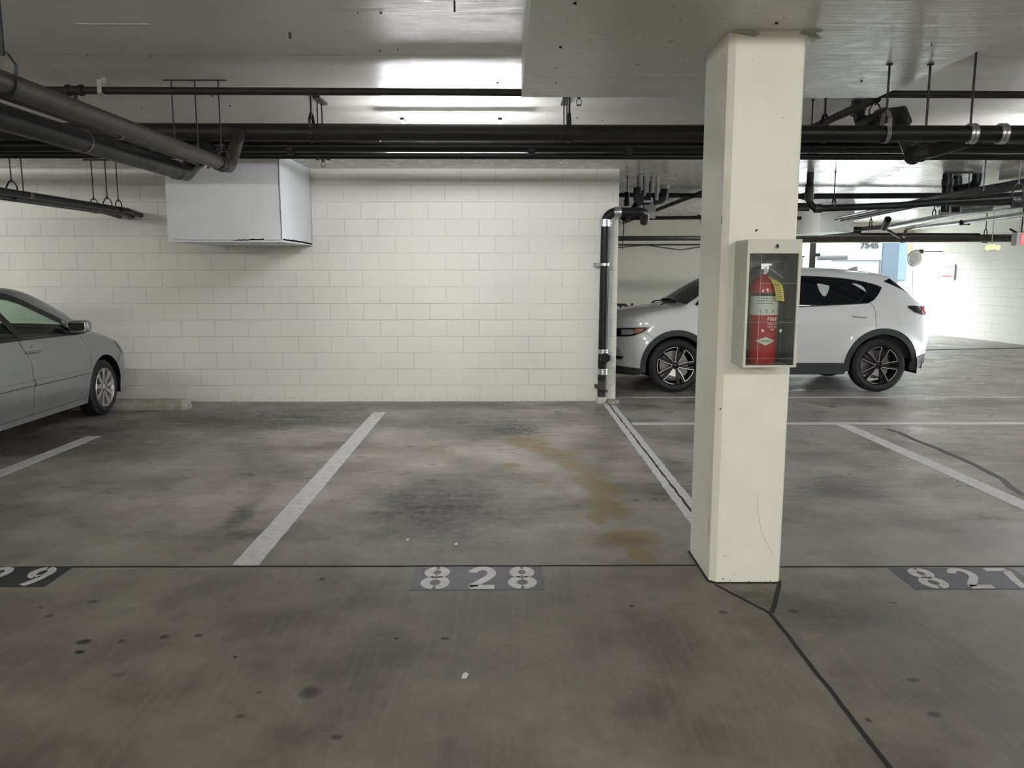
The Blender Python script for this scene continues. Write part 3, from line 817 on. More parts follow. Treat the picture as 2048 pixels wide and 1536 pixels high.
# ================================================================== PLUMBING
def coupling(parent, c, axis, r, w=.085, m=None, bands=4, name='coupling', screw=None):
    if m is None: m = M_blackc
    bm = bmesh.new(); c = Vector(c); ax = Vector(axis).normalized()
    prof = [(-w/2, r)]
    prof.append((-w/2, r+.006))
    for k in range(bands):
        t0 = -w/2+w*(k+.12)/bands; t1 = -w/2+w*(k+.88)/bands
        prof += [(t0, r+.006), (t0, r+.011), ((t0+t1)/2, r+.0125), (t1, r+.011), (t1, r+.006)]
    prof += [(w/2, r+.006), (w/2, r)]
    lathe(bm, prof, c, ax, 24)
    if screw is not None:
        s = Vector(screw).normalized()
        for k in range(bands):
            q = c+ax*(-w/2+w*(k+.5)/bands)+s*(r+.014)
            bx(bm, q.x-.010, q.x+.010, q.y-.008, q.y+.008, q.z-.006, q.z+.006)
    return smooth_by_angle(obj(name, bm, m, parent), 40)
def ring_band(parent, c, axis, r, w, m, name='pipe_band', t=.004):
    bm = bmesh.new(); lathe(bm, [(-w/2, r), (-w/2, r+t), (w/2, r+t), (w/2, r)], c, axis, 22)
    return obj(name, bm, m, parent)
def pipe(name, label, pts, r, m, cat='pipe', bend=0, seg=18, group=None):
    pts = [Vector(p) for p in pts]; o0 = pts[0]
    t = thing(name, label, cat, o0, group or 'pipes under the ceiling')
    bm = bmesh.new(); tube(bm, [p-o0 for p in pts], r, seg, bend=bend)
    p = obj('pipe_run', bm, m, t); smooth_by_angle(p, 50)
    return t, o0
def hanger(label, x, y, ztop, zpipe, r, ax='x', m=M_rod, rr=.0055, clev=True, cap=True, group=None, name='pipe_hanger', strapm=None, lean=0):
    """threaded rod from the ceiling with a clevis loop around a pipe that runs along ax"""
    t = thing(name, label, 'pipe hanger', (x, y, ztop), group or 'pipe hangers under the ceiling')
    top = zpipe+r+(min(.085, .045+r*.7)-.015 if clev else 0)
    bm = bmesh.new(); tube(bm, [(0, 0, 0), (lean, 0, top-ztop)], rr, 8)
    if cap: bx(bm, -.014, .014, -.010, .010, -.008, 0)
    obj('rod', bm, m, t)
    if clev:
        bm = bmesh.new(); zc = zpipe-ztop; rk = r+.006
        cv = min(.085, .045+r*.7); path = [(-.010, cv+r)]+[(-.022, cv-.01+r), (-rk*.92, cv-.035+r*.6)]+[(math.cos(a)*rk, math.sin(a)*rk) for a in [R(150+i*24) for i in range(11)]]+[(rk*.92, cv-.035+r*.6), (.022, cv-.01+r), (.010, cv+r)]
        L = []
        for (a, b) in path:
            for s in (-1, 1):
                for k in (0, .003):
                    f = 1+k/max(.02, math.hypot(a, b))
                    u, v = a*f, b*f
                    L.append(bm.verts.new((lean+s*.012, u, zc+v) if ax == 'x' else (lean+u, s*.012, zc+v)))
        n = len(path)
        for i in range(n-1):
            q = L[i*4:i*4+8]
            for f in ((0, 2, 6, 4), (1, 5, 7, 3), (0, 4, 5, 1), (2, 3, 7, 6)): bm.faces.new([q[j] for j in f])
        obj('clevis', bm, strapm or m, t)
        bm = bmesh.new(); tube(bm, [(lean, 0, cv+.018+r+zc), (lean, 0, cv-.012+r+zc)], .010, 6); obj('nut', bm, m, t)
    return t
def sprinkler(par, o, x, y, z, m=M_black):
    t = bpy.data.objects.new('sprinkler_head', None); C.objects.link(t); t.parent = par; t.location = Vector((x, y, z))-Vector(o); t.empty_display_size = .1
    bm = bmesh.new(); lathe(bm, [(0, .001), (0, .016), (-.018, .016), (-.018, .011), (-.030, .011), (-.030, .001)], (0, 0, 0), (0, 0, 1), 12)
    obj('fitting', bm, m, t)
    bm = bmesh.new()
    for s in (-1, 1): tube(bm, [(s*.008, 0, -.028), (s*.020, 0, -.045), (s*.018, 0, -.062), (s*.004, 0, -.074)], .003, 6)
    obj('frame_arm', bm, m, t)
    bm = bmesh.new(); lathe(bm, [(-.074, .001), (-.074, .020), (-.078, .020), (-.078, .001)], (0, 0, 0), (0, 0, 1), 12); obj('deflector', bm, m, t)
    return t
def fitting(parent, c, axis, r, w, m=M_black, name='tee_fitting'):
    bm = bmesh.new()
    lathe(bm, [(-w/2, r), (-w/2, r+.014), (-w*.30, r+.014), (-w*.28, r+.006), (w*.28, r+.006), (w*.30, r+.014), (w/2, r+.014), (w/2, r)], c, axis, 18)
    return smooth_by_angle(obj(name, bm, m, parent), 40)

# main drain across the view
t, o = pipe('drain_pipe', 'large black main drain pipe crossing the whole ceiling above the block wall', [(-7.5, 6.70, 2.745), (1.3, 6.70, 2.729), (12.6, 6.70, 2.716)], .066, M_iron)
bm = bmesh.new(); tube(bm, [Vector((P(760, 250, Y=6.7).x, 6.7, 2.731))-o, Vector((P(420, 250, Y=6.7).x, 6.7, 2.732))-o], .070, 18); smooth_by_angle(obj('hub_sleeve', bm, M_iron, t), 40)
pmain = t
t, o = pipe('drain_pipe', 'black pipe tucked below and behind the main drain', [(-7.5, 6.93, 2.660), (12.6, 6.93, 2.652)], .048, M_black)
for px in (580, 1063, 1258): ring_band(t, Vector((P(px, 290, Y=6.93).x, 6.93, 2.634))-o, (1, 0, 0), .039, .055, M_iron)
t, o = pipe('conduit', 'thin black pipe under the bundle, lowest of the crossing three', [(-7.5, 7.03, 2.597), (12.6, 7.03, 2.588)], .028, M_black)
# crossing sprinkler lines
t, o = pipe('sprinkler_pipe', 'dark sprinkler pipe tight under the ceiling, passing behind the drop panel', [(-7.5, 6.17, 2.952), (12.6, 6.24, 2.920)], .027, M_iron)
for px in (150,):
    c = Vector((P(px, 181, Y=6.18).x, 6.18, 2.944)); fitting(t, c-o, (1, 0, 0), .027, .12, M_iron)
    sprinkler(t, o, c.x, c.y, c.z-.03, M_iron)
c = P(205, 178, Y=6.18)
bm = bmesh.new(); x = c.x-o.x; bx(bm, x-.016, x+.016, .034+.0, .040, -.04, SLAB-o.z); bx(bm, x-.016, x+.016, -.040, -.034, -.04, SLAB-o.z-.03); bx(bm, x-.016, x+.016, -.04, .04, -.043, -.036)
obj('ceiling_clip', bm, M_grey, t)
c = P(1158, 190, Y=6.2); sprinkler(t, o, c.x, 6.2, 2.925)
t, o = pipe('sprinkler_pipe', 'brown sprinkler pipe below the bundle, nearest to the wall top', [(-8.9, 8.33, 2.763), (12.4, 8.22, 2.757)], .027, M_rust)
c = Vector((P(646, 313, Y=8.3).x, 8.295, 2.761)); fitting(t, c-o, (1, 0, 0), .027, .14, M_black)
sprinkler(t, o, c.x, c.y, c.z-.03)
ring_band(t, Vector((P(810, 313, Y=8.3).x, 8.292, 2.760))-o, (1, 0, 0), .028, .03, M_grey)
bm = bmesh.new(); x = P(34, 313, Y=8.3).x-o.x; bx(bm, x-.02, x+.02, -.03, -.024, -.03, LOW-o.z); obj('ceiling_clip', bm, M_grey, t)
bm = bmesh.new(); tube(bm, [P(560, 306, Y=8.25), P(900, 308, Y=8.05), P(1412, 306, Y=8.3)], .006, 8)
tag(obj('thin_cable', bm, M_rod), 'thin dark cable strung just above the brown sprinkler pipe', 'cable')
# hangers of the bundle
for (px, lb) in ((621, 'black hanger rod and clevis on the main drain above the white box'), (1139, 'black hanger rod and clevis on the main drain near the pillar'), (1652, 'black rod and clevis on the main drain just right of the pillar')):
    q = P(px, 186, Y=6.70); hanger(lb, q.x, 6.70, SLAB, 2.729, .068, 'x', rr=.009)
for (px, y, lb, zz) in ((634, 6.93, 'second thin rod of the trio left of the bright ceiling patch', 2.66), (643, 7.03, 'third thin rod of the trio left of the bright ceiling patch', 2.61),
                    (1128, 6.93, 'left thin rod of the trio below the drop panel edge', 2.66), (1134, 7.03, 'middle thin rod of the trio below the drop panel edge', 2.61),
                    (1626, 6.93, 'thin rod close to the right side of the pillar head', 2.66)):
    q = P(px, 200, Y=y); hanger(lb, q.x, y, SLAB, zz, .01, 'x', rr=.006, clev=False)
for px, lb in ((640, 'short steel channel on the ceiling above the rods left of the bright patch'), (1131, 'short steel channel on ceiling behind the drop panel edge')):
    q = P(px, 198, Y=6.95); tag(box('strut_channel', q.x-.03, q.x+.03, 6.80, 7.10, SLAB-.02, SLAB, M_iron), lb, 'bracket')
# three pipes running away at upper left, with elbows up to the main drain
def dpipe(label, X, z, Yend, r, m, up, lean, ylean, bend=.10, y0=-1.0):
    t, o = pipe('drain_pipe', label, [(X, y0, z), (X, Yend, z), (X+lean, Yend+ylean, up)], r, m, bend=bend)
    return t, o
t, o = dpipe('dusty brown drain pipe slanting in from upper left, nearest the camera', -2.14, 2.428, 6.43, .050, M_dirty, 2.72, .03, .20, .07)
coupling_c = Vector((-2.14, 6.22, 2.428))
ring_band(t, coupling_c-o, (0, 1, 0), .050, .10, M_iron, 'sleeve', .006)
t, o = dpipe('thin grey pipe between the two thick diagonal pipes at upper left', -2.316, 2.440, 6.45, .026, M_iron, 2.64, 0, .35, .05)
for y in (3.35, 5.0): ring_band(t, Vector((-2.316, y, 2.44))-o, (0, 1, 0), .026, .03, M_pgrey)
coupling(t, Vector((-2.316, 6.33, 2.44))-o, (0, 1, 0), .026, .05, m=M_steel, bands=2)
t, o = dpipe('thick black pipe, lowest and leftmost of the diagonal trio', -2.49, 2.386, 6.45, .066, M_black, 2.62, 0.02, .40, .09)
for y in (4.9, 6.25): ring_band(t, Vector((-2.49, y, 2.386))-o, (0, 1, 0), .065, .025, M_pgrey)
coupling(t, Vector((-2.478, 6.67, 2.52))-o, (0.02, .40, .234), .066, .07, bands=3)
for X, zz, r, lb in ((-2.49, 2.386, .066, 'leftmost of three thin rods dropping to the diagonal pipes'), (-2.316, 2.44, .026, 'middle of three thin rods dropping to the diagonal pipes'), (-2.14, 2.428, .05, 'rightmost of three thin rods dropping to the diagonal pipes')):
    hanger(lb, X, 6.27, SLAB, zz, r, 'y', rr=.006, cap=False)
tag(box('strut_channel', -2.55, -2.08, 6.262, 6.280, SLAB-.006, SLAB, M_iron), 'thin steel channel on ceiling carrying the three left rods', 'bracket')
hanger('big rod and clevis holding the brown pipe at the top left corner', -2.14, 3.60, SLAB, 2.428, .050, 'y', rr=.010)
# lower left pipes entering the block wall
for X, r, lb in ((-4.54, .040, 'leftmost black pipe of the low trio entering block wall at left'), (-4.39, .045, 'middle black pipe of the low trio entering block wall at left'), (-4.27, .030, 'rightmost black pipe of the low trio entering block wall at left')):
    t, o = pipe('drain_pipe', lb, [(X, 2.0, 2.295), (X, 9.30, 2.295), (X-.10, YWALL-.002, 2.280)], r, M_black, bend=.1)
    for y in (6.9,) if X > -4.5 else (): ring_band(t, Vector((X, y+(.5 if X > -4.3 else 0), 2.295))-o, (0, 1, 0), r-.002, .04, M_pgrey)
for X, r, lb in ((-4.54, .04, 'left rod of the trio above the low pipe end'), (-4.39, .045, 'middle rod of the trio above the low pipe end'), (-4.27, .03, 'right rod of the trio above the low pipe end')):
    hanger(lb, X, 9.09, LOW, 2.295, r, 'y', rr=.006)
hanger('left rod near the left frame edge with open clevis', -4.39, 7.35, SLAB, 2.295, .045, 'y', rr=.006)
hanger('plain rod beside the open clevis at the left frame edge', -4.29, 7.35, SLAB, 2.31, .01, 'y', rr=.006, clev=False)
tag(box('strut_channel', -4.62, -4.18, 9.075, 9.105, LOW-.012, LOW, M_iron), 'thin steel channel on ceiling above the low pipe end', 'bracket')
# floor-to-ceiling drain stack on the block wall
t = thing('drain_stack', 'black vertical drain stack with steel couplings on the end of the block wall', 'pipe', (1.208, 9.76, 0))
SX, SY = 1.208, 9.76
top = P(1213, 424, Y=SY).z
bm = bmesh.new()
tube(bm, [(0, 0, .28), (.012, 0, top), (P(1290, 424, Y=SY).x-SX, .0, top), (P(1290, 424, Y=SY).x-SX+.08, .5, top-.08)], .054, 20, bend=.13)
smooth_by_angle(obj('pipe_run', bm, M_black, t), 50)
bm = bmesh.new(); tube(bm, [(-.002, 0, .0), (0, 0, .30)], .052, 18); smooth_by_angle(obj('lower_pipe', bm, M_dirty, t), 50)
for z, w, bnd in ((P(1212, 446, Y=SY).z, .085, 3), (P(1204, 703, Y=SY).z, .055, 2), (P(1204, 743, Y=SY).z, .075, 3)):
    coupling(t, (.006, 0, z), (0, 0, 1), .054, w, m=M_steel, bands=bnd, screw=(1, -.2, 0))
coupling(t, (P(1235, 422, Y=SY).x-SX, 0, top), (1, 0, 0), .054, .085, m=M_steel, bands=3)
zc = P(1206, 715, Y=SY).z
bm = bmesh.new(); lathe(bm, [(0, .050), (.09, .052), (.09, .058), (.125, .058), (.125, .001)], (.012, -.02, zc-.03), (0.1, -1, .35), 22); smooth_by_angle(obj('cleanout', bm, M_black, t), 40)
zb2 = P(1204, 529, Y=SY).z
bm = bmesh.new(); bx(bm, -.12, .10, .035, .075, zb2-.022, zb2+.022)
tube(bm, [(-.10, .07, zb2+.013), (-.10, -.02, zb2+.013)], .006, 8)
obj('wall_bracket', bm, M_brake, t)
ring_band(t, (0.008, 0, zb2), (0, 0, 1), .054, .03, M_steel, 'clamp')
zk = P(1200, 773, Y=SY).z
bm = bmesh.new(); bx(bm, -.085, -.04, .02, .075, zk-.02, zk+.02); tube(bm, [(-.085, -.02, zk), (.06, -.07, zk-.05)], .016, 8); obj('floor_bracket', bm, M_dirty, t)
bm = bmesh.new(); lathe(bm, [(0, .001), (0, .066), (.055, .064), (.075, .052)], (-.005, 0, 0), (0, 0, 1), 22); smooth_by_angle(obj('base_collar', bm, M_grey, t), 40)
# broken mortar at wall foot
bm = bmesh.new()
plate(bm, [(1.27, 9.70), (1.33, 9.66), (1.42, 9.72), (1.43, 9.82), (1.40, 9.859), (1.28, 9.859)], 0, .03)
tag(obj('mortar_lump', bm, M_concrete), 'crumbling mortar lump at the foot of wall end beside the stack', 'mortar lump')

# cluster of fittings beyond the wall end
def px_pipe(name, label, pts, r, m, bend=.1, cat='pipe'):
    return pipe(name, label, [P(a, b, Y=y) for a, b, y in pts], r, m, cat, bend)
def couple_at(t, o, a, b, y, axis, r, w=.08, bands=3): return coupling(t, P(a, b, Y=y)-o, axis, r, w, bands=bands)
t, o = px_pipe('drain_pipe', 'black elbowed drain pipe dropping from the ceiling beyond the wall end', [(1283, 348, 10.6), (1282, 395, 10.6), (1268, 420, 10.6), (1246, 436, 10.5)], .05, M_black)
couple_at(t, o, 1283, 385, 10.6, (0, 0, 1), .05); couple_at(t, o, 1256, 428, 10.5, (-1, 0, -.5), .05)
t, o = px_pipe('drain_pipe', 'short black pipe stub with round cleanout beyond the wall end', [(1275, 375, 10.35), (1276, 402, 10.35), (1296, 402, 10.5)], .052, M_black, .05)
c = P(1276, 398, Y=10.3)-o
bm = bmesh.new(); lathe(bm, [(0, .050), (.05, .055), (.05, .068), (.09, .068), (.09, .001)], c, (0, -1, 0), 22); smooth_by_angle(obj('cleanout', bm, M_iron, t), 40)
t, o = px_pipe('drain_pipe', 'grey pipe with curved elbow right of the ceiling cluster', [(1330, 370, 10.9), (1328, 398, 10.9), (1308, 402, 10.9)], .055, M_iron, .08)
ring_band(t, P(1330, 374, Y=10.9)-o, (0, 0, 1), .055, .05, M_grey)
t, o = px_pipe('conduit', 'thin grey riser left of the curved elbow beyond the wall end', [(1315, 352, 10.7), (1313, 400, 10.7)], .024, M_grey, 0)
t, o = px_pipe('conduit', 'pale thin riser above the cleanout beyond the wall end', [(1281, 350, 10.45), (1281, 380, 10.45)], .028, M_grey, 0)
t, o = px_pipe('drain_pipe', 'black ribbed riser closest to the wall end corner', [(1254, 384, 10.7), (1254, 412, 10.7)], .030, M_black, 0)
couple_at(t, o, 1254, 405, 10.7, (0, 0, 1), .03, .09, 4)
for i, (a, b, c_, lb) in enumerate(((1255, 342, 384, 'thin rod at the wall end corner'), (1302, 368, 384, 'short rod between the two risers beyond the wall'))):
    q = P(a, b, Y=10.7); hanger(lb, q.x, 10.7, LOW, P(a, c_, Y=10.7).z, .0, 'x', rr=.006, clev=False)
q0, q1 = P(1289, 405, Y=11.3), P(1311, 436, Y=11.3)
t = thing('junction_box', 'grey sheet metal box hanging beyond the wall end', 'box', ((q0.x+q1.x)/2, 11.37, q1.z))
box('body', (q0.x-q1.x)/2, (q1.x-q0.x)/2, -.07, .07, 0, q0.z-q1.z, M_grey, t, .004)
bm = bmesh.new(); tube(bm, [(0, 0, q0.z-q1.z), (0, 0, LOW-q1.z)], .008, 6); obj('rod', bm, M_rod, t)
t, o = px_pipe('conduit', 'dark pipe crossing high beyond the wall end, behind the fittings', [(1235, 390, 12.5), (1510, 392, 12.5)], .035, M_black, 0)
t, o = px_pipe('conduit', 'thin dark pipe below the grey box crossing toward pillar', [(1260, 437, 14.5), (1510, 433, 14.5)], .03, M_black, 0)
fitting(t, P(1402, 434, Y=14.5)-o, (1, 0, 0), .03, .12)
sprinkler(t, o, P(1402, 436, Y=14.5).x, 14.5, P(1402, 438, Y=14.5).z)
t, o = px_pipe('sprinkler_pipe', 'dark horizontal pipe low across the far back wall', [(1200, 477, 16.5), (1510, 476, 16.5)], .05, M_iron, 0)
t, o = px_pipe('conduit', 'slim conduit under the dark pipe on the far back wall', [(1200, 490, 19.98), (1430, 489, 19.98)], .018, M_iron, 0)
cab = [(1200, 497), (1250, 494), (1290, 490), (1320, 494), (1360, 500), (1405, 493), (1430, 492)]
bm = bmesh.new(); tube(bm, [P(a, b, Y=19.985) for a, b in cab], .012, 6); tag(obj('cable', bm, M_rod), 'sagging black cable on the far back wall', 'cable')
bm = bmesh.new(); tube(bm, [P(1248, 440, Y=14.0), P(1245, 498, Y=19.98)], .01, 6); tag(obj('cable', bm, M_rod), 'thin cord dropping to the far conduit beyond the wall end', 'cable')
for y, b in ((12.5, 391.5), (14.5, 433), (16.5, 476)):
    q = P(1500, b, Y=y); hanger('rod hidden behind the pillar, %s of three in depth' % {12.5: 'nearest', 14.5: 'middle', 16.5: 'farthest'}[y], q.x, y, LOW, q.z, .035, 'x', rr=.006)
# long pipe along the ceiling going away, both sides of the pillar
t, o = pipe('sprinkler_pipe', 'grey pipe running away along the ceiling, seen both sides of pillar', [(2.93, 6.5, 2.965), (2.93, 8.10, 2.965), (2.93, 8.4, 2.76), (2.93, 19.9, 2.76)], .035, M_iron)
q0, q1 = P(1338, 408, Y=13.5), P(1412, 413, Y=13.5)
# a far luminaire seen edge on
# right side: near pipe with clamps
zn = 2.392
t, o = pipe('drain_pipe', 'black pipe hung from the drop panel to the right, with two steel clamps', [(1.30, 4.62, 2.765), (1.30, 4.62, zn), (12.0, 4.62, zn+.01)], .044, M_black, bend=.07)
for px in (1942, 2003):
    c = P(px, 268, Y=4.62); c.y = 4.62; c.z = zn; coupling(t, c-o, (1, 0, -.0), .045, .045, m=M_steel, bands=2, name='clamp')
for px, lb, zt in ((1783, 'black rod from the drop panel with strap around the near right pipe', 2.766), (1865, 'thin rod at the drop panel edge right of the strap hanger', 2.766), (1955, 'black rod farthest right, above the left steel clamp', SLAB)):
    q = P(px, 125, Y=4.60)
    hanger(lb, q.x, 4.62, zt, zn, .046, 'x', rr=.0065, clev=(px == 1783), strapm=M_pgrey)
# offset branch humping over the bundle
t, o = px_pipe('drain_pipe', 'black offset drain with ribbed couplings humping over the main drain', [(1717, 207, 6.95), (1722, 250, 6.95), (1772, 230, 6.35), (1800, 228, 6.1), (1806, 262, 5.9), (1825, 305, 5.25), (1826, 312, 5.05)], .052, M_black, .07)
couple_at(t, o, 1718, 215, 6.95, (0, 0, 1), .052, .14, 5)
couple_at(t, o, 1764, 233, 6.45, tuple(P(1772, 230, Y=6.35)-P(1722, 250, Y=6.95)), .052, .10, 4)
couple_at(t, o, 1801, 236, 6.05, (.2, -.5, -1), .052, .12, 5)
t, o = px_pipe('drain_pipe', 'black branch pipe coming forward below the near right pipe', [(1826, 309, 5.06), (1868, 300, 4.86), (1935, 280, 4.66)], .043, M_black, .02)
couple_at(t, o, 1832, 307, 5.03, (-.5, 1, 0), .043, .09, 4)
q = P(1752, 196, Y=6.6); hanger('thin rod and open hook on the humping offset drain', q.x, 6.6, SLAB, P(1748, 238, Y=6.6).z, .045, 'y', rr=.005)
# second bay: vertical riser with elbow and long black drain
t, o = px_pipe('drain_pipe', 'black riser elbowing into a long drain right of pillar', [(1621, 345, 10.2), (1618, 418, 10.2), (1795, 411, 9.9), (1885, 404, 9.7), (2150, 388, 9.3)], .042, M_black, .12)
couple_at(t, o, 1619, 378, 10.2, (0, 0, 1), .042, .12, 3); couple_at(t, o, 1636, 417, 10.17, (1, 0, 0), .042, .10, 3)
couple_at(t, o, 1619, 395, 10.2, (0, 0, 1), .042, .09, 3)
q = P(1671, 347, Y=10.12); hanger('thin rod and hook on the long drain right of pillar', q.x, 10.12, LOW, P(1668, 415, Y=10.12).z, .04, 'x', rr=.007)
t, o = px_pipe('drain_pipe', 'thick black drain growing larger toward the right frame edge', [(1880, 404, 10.9), (1960, 400, 9.9), (2150, 393, 9.0)], .075, M_black, .0)
coupling(t, P(2035, 400, Y=9.5)-o, (1, -.5, 0), .075, .12, bands=3)
t, o = px_pipe('sprinkler_pipe', 'dark pipe crossing high in second bay right of pillar', [(1560, 393, 12.3), (1890, 391, 12.3)], .042, M_black, 0)
fitting(t, P(1613, 393, Y=12.3)-o, (1, 0, 0), .042, .12)
for (b, y, r, lb) in ((411, 14.0, .045, 'grey pipe stub beside the riser elbow, upper'), (419, 15.0, .03, 'grey pipe stub beside the riser elbow, lower')):
    px_pipe('conduit', lb, [(1560, b, y), (1618, b, y)], r, M_iron, 0)
px_pipe('conduit', 'thin dark pipe left of the far white ceiling box', [(1560, 436, 16.5), (1640, 436, 16.5)], .035, M_black, 0)
# riser cluster right
for (a0, a1, yy0, yy1, lb, r) in ((1896, 1890, 342, 425, 'left thick black riser of the right ceiling cluster', .058), (1916, 1912, 342, 425, 'right thick black riser of the right ceiling cluster', .062)):
    Yc = 10.35 if a0 < 1900 else 10.6
    t, o = px_pipe('drain_pipe', lb, [(a0, yy0, Yc), (a1, yy1, Yc)], r, M_black, 0)
    couple_at(t, o, a0-1, 366, Yc, (0, 0, 1), r, .10, 3); couple_at(t, o, a1, 399, Yc, (0, 0, 1), r, .08, 3)
t, o = px_pipe('drain_pipe', 'black elbow pipe on the right side of the riser cluster', [(1956, 342, 10.3), (1954, 372, 10.3), (1918, 380, 10.45)], .062, M_black, .10)
for (a, b, lb, y) in ((1897, 337, 'left rod of the frame around the risers', 10.1), (1940, 337, 'right rod of the frame around the risers', 10.1), (1972, 318, 'long rod right of the riser cluster', 8.6), (2042, 312, 'long rod with open clevis at the right frame edge', 8.3)):
    q = P(a, b, Y=y); hanger(lb, q.x, y, LOW, P(a-4, 392, Y=y).z-(.0), .05, 'y', rr=.007, clev=(a == 2042))
q0, q1 = P(1897, 337, Y=10.1), P(1942, 338, Y=10.1)
tag(box('strut_channel', q0.x-.03, q1.x+.03, 10.08, 10.12, LOW-.02, LOW, M_iron), 'short channel joining two rods of the riser cluster', 'bracket')
# long pale pipes running away on the right
t, o = px_pipe('sprinkler_pipe', 'long grey pipe running from far bay toward the right frame edge', [(1560, 459, 18.5), (1715, 459, 18.2), (1780, 453, 17.5), (1900, 431, 13.6), (2160, 381, 9.0)], .055, M_pgrey, .1)
for a, b, y in ((1738, 457, 18.0), (1760, 455, 17.8), (1905, 430, 13.5)): ring_band(t, P(a, b, Y=y)-o, (1, -.5, 0), .056, .05, M_iron)
px_pipe('drain_pipe', 'dark pipe lying beside the long grey pipe, nearer the right edge', [(1885, 424, 13.2), (2160, 392, 9.6)], .065, M_iron, 0)
t, o = px_pipe('sprinkler_pipe', 'thin sprinkler pipe with dropped end below the long grey pipe', [(1808, 474, 18.0), (1812, 459, 18.0), (1835, 455, 17.4), (1940, 443, 14.0), (2160, 414, 9.8)], .035, M_rust, .05)
fitting(t, P(1930, 445, Y=14.3)-o, (1, -.8, 0), .035, .16)
for k, (a, b) in enumerate(((1672, 438), (1684, 440), (1696, 440))):
    px_pipe('conduit', ('upper', 'middle', 'lower')[k]+' of three slanting conduits by far ceiling box', [(a, b, 14.2), (1905, 388+4*k, 9.8), (2150, 345+6*k, 7.8)], .030, M_black if k == 0 else M_iron, 0)
px_pipe('sprinkler_pipe', 'thick black pipe across far bay just above the white car roof', [(1560, 459, 17.0), (1720, 461, 17.0)], .08, M_black, 0)
q0, q1 = P(1641, 424, Y=15.5), P(1707, 464, Y=15.5)
tag(box('ceiling_box', q0.x, q1.x, 15.5, 17.0, q1.z, LOW, M_grey, bev=.004), 'pale grey drywall box under ceiling in the far bay', 'enclosure')
t, o = px_pipe('sprinkler_pipe', 'thick brown pipe crossing low in the far bay to the exit sign', [(1560, 479, 19.3), (2024, 476, 17.8)], .085, M_rust, 0)
for a in (1806, 1970): ring_band(t, P(a, 478, Y=18.5)-o, (1, 0, 0), .086, .08, M_iron)
px_pipe('conduit', 'slim pipe just above the thick brown far pipe', [(1600, 468, 19.0), (1960, 469, 17.6)], .03, M_iron, 0)
t, o = px_pipe('conduit', 'short inclined pipe joining the far pipes right of pillar', [(1772, 458, 17.8), (1800, 475, 18.2)], .03, M_iron, 0)
px_pipe('drain_pipe', 'short thick stub on top of the long grey pipe', [(1776, 438, 17.0), (1768, 456, 17.3)], .07, M_black, 0)
for (a, b, c_, y, lb) in ((1600, 441, 456, 17.0, 'far rod with hook right beside pillar'), (1742, 439, 450, 17.5, 'far rod with hook in the middle of bay'), (1869, 416, 433, 14.6, 'far rod with hook above the long grey pipe'), (1972, 455, 470, 17.6, 'far rod above the thick brown pipe end')):
    q = P(a, b, Y=y); hanger(lb, q.x, y, LOW, P(a, c_, Y=y).z, .05, 'x', rr=.010)

# ================================================================== FAR RIGHT: signs, mirror, opening
t = thing('exit_sign', 'grey boxed exit sign with lit red face at the right frame edge', 'exit sign', P(2040, 478, Y=13.0))
o = P(2040, 478, Y=13.0)
q0, q1 = P(2033, 465, Y=13.0), P(2075, 491, Y=13.0)
box('housing', q0.x-o.x, q1.x-o.x, -.02, .12, q1.z-o.z, q0.z-o.z, M_grey, t, .004)
a0, a1 = P(2040, 468, Y=13), P(2072, 489, Y=13)
box('face', a0.x-o.x, a1.x-o.x, -.026, -.02, a1.z-o.z, a0.z-o.z, M_exit, t)
text_mesh('EXIT', .15, M_label, 'lettering', t, ((a0.x+a1.x)/2-o.x, -.029, (a0.z+a1.z)/2-o.z), (PI/2, 0, 0), .001, .8)
bm = bmesh.new(); tube(bm, [(.05, .05, q0.z-o.z), (.05, .05, LOW-o.z)], .012, 8); obj('stem', bm, M_iron, t)
bm = bmesh.new(); tube(bm, [P(2020, 458, Y=13.1), P(2034, 466, Y=13.1)], .018, 8); tag(obj('conduit', bm, M_iron), 'short slanted conduit left of the exit sign', 'conduit')
c = P(1983, 494, Y=16.0)
t = thing('emergency_lamp', 'yellow twin lamp hanging before bright wall near exit sign', 'lamp', c)
bm = bmesh.new(); tube(bm, [(0, 0, .02), (0, 0, LOW-c.z)], .008, 8); obj('stem', bm, M_grey, t)
bm = bmesh.new(); bx(bm, -.06, .06, -.04, .04, -.05, .05, .01); obj('body', bm, M_lampy, t)
for s in (-1, 1):
    bm = bmesh.new(); lathe(bm, [(0, .001), (0, .03), (.06, .05), (.065, .001)], (s*.09, .0, -.01), (s*.3, -1, -.1), 16); obj('lamp_head', bm, M_lampy, t)
# convex mirror
c = P(1829, 517, Y=19.5)
t = thing('convex_mirror', 'round convex mirror on a bracket by the bright vehicle opening', 'mirror', c)
bm = bmesh.new(); lathe(bm, [(-.09, .001), (-.088, .08), (-.07, .14), (-.03, .19)], (0, 0, 0), (-.25, 1, 0), 28); obj('mirror_face', bm, M_mirror2, t, True)
bm = bmesh.new(); tube(bm, [(.19*math.cos(a)*.97, .19*math.cos(a)*.24, .19*math.sin(a)) for a in [2*PI*i/32 for i in range(33)]], .010, 6, False); obj('rim', bm, M_iron, t)
e = P(1843, 503, Y=19.9)-c
bm = bmesh.new(); tube(bm, [e, Vector((10.91, 20.0, e.z+c.z))-c], .012, 6); obj('wall_arm', bm, M_iron, t)
bm = bmesh.new(); tube(bm, [(0, .04, .10), e], .012, 6); bx(bm, e.x-.05, e.x+.05, e.y, e.y+.25, e.z-.05, e.z+.05); obj('bracket', bm, M_iron, t)
bm = bmesh.new(); tube(bm, [P(1826, 535, Y=20.6), P(1823, 670, Y=20.6)], .012, 6); tag(obj('conduit', bm, M_grey), 'thin vertical conduit at the bright wall corner below the mirror', 'conduit')
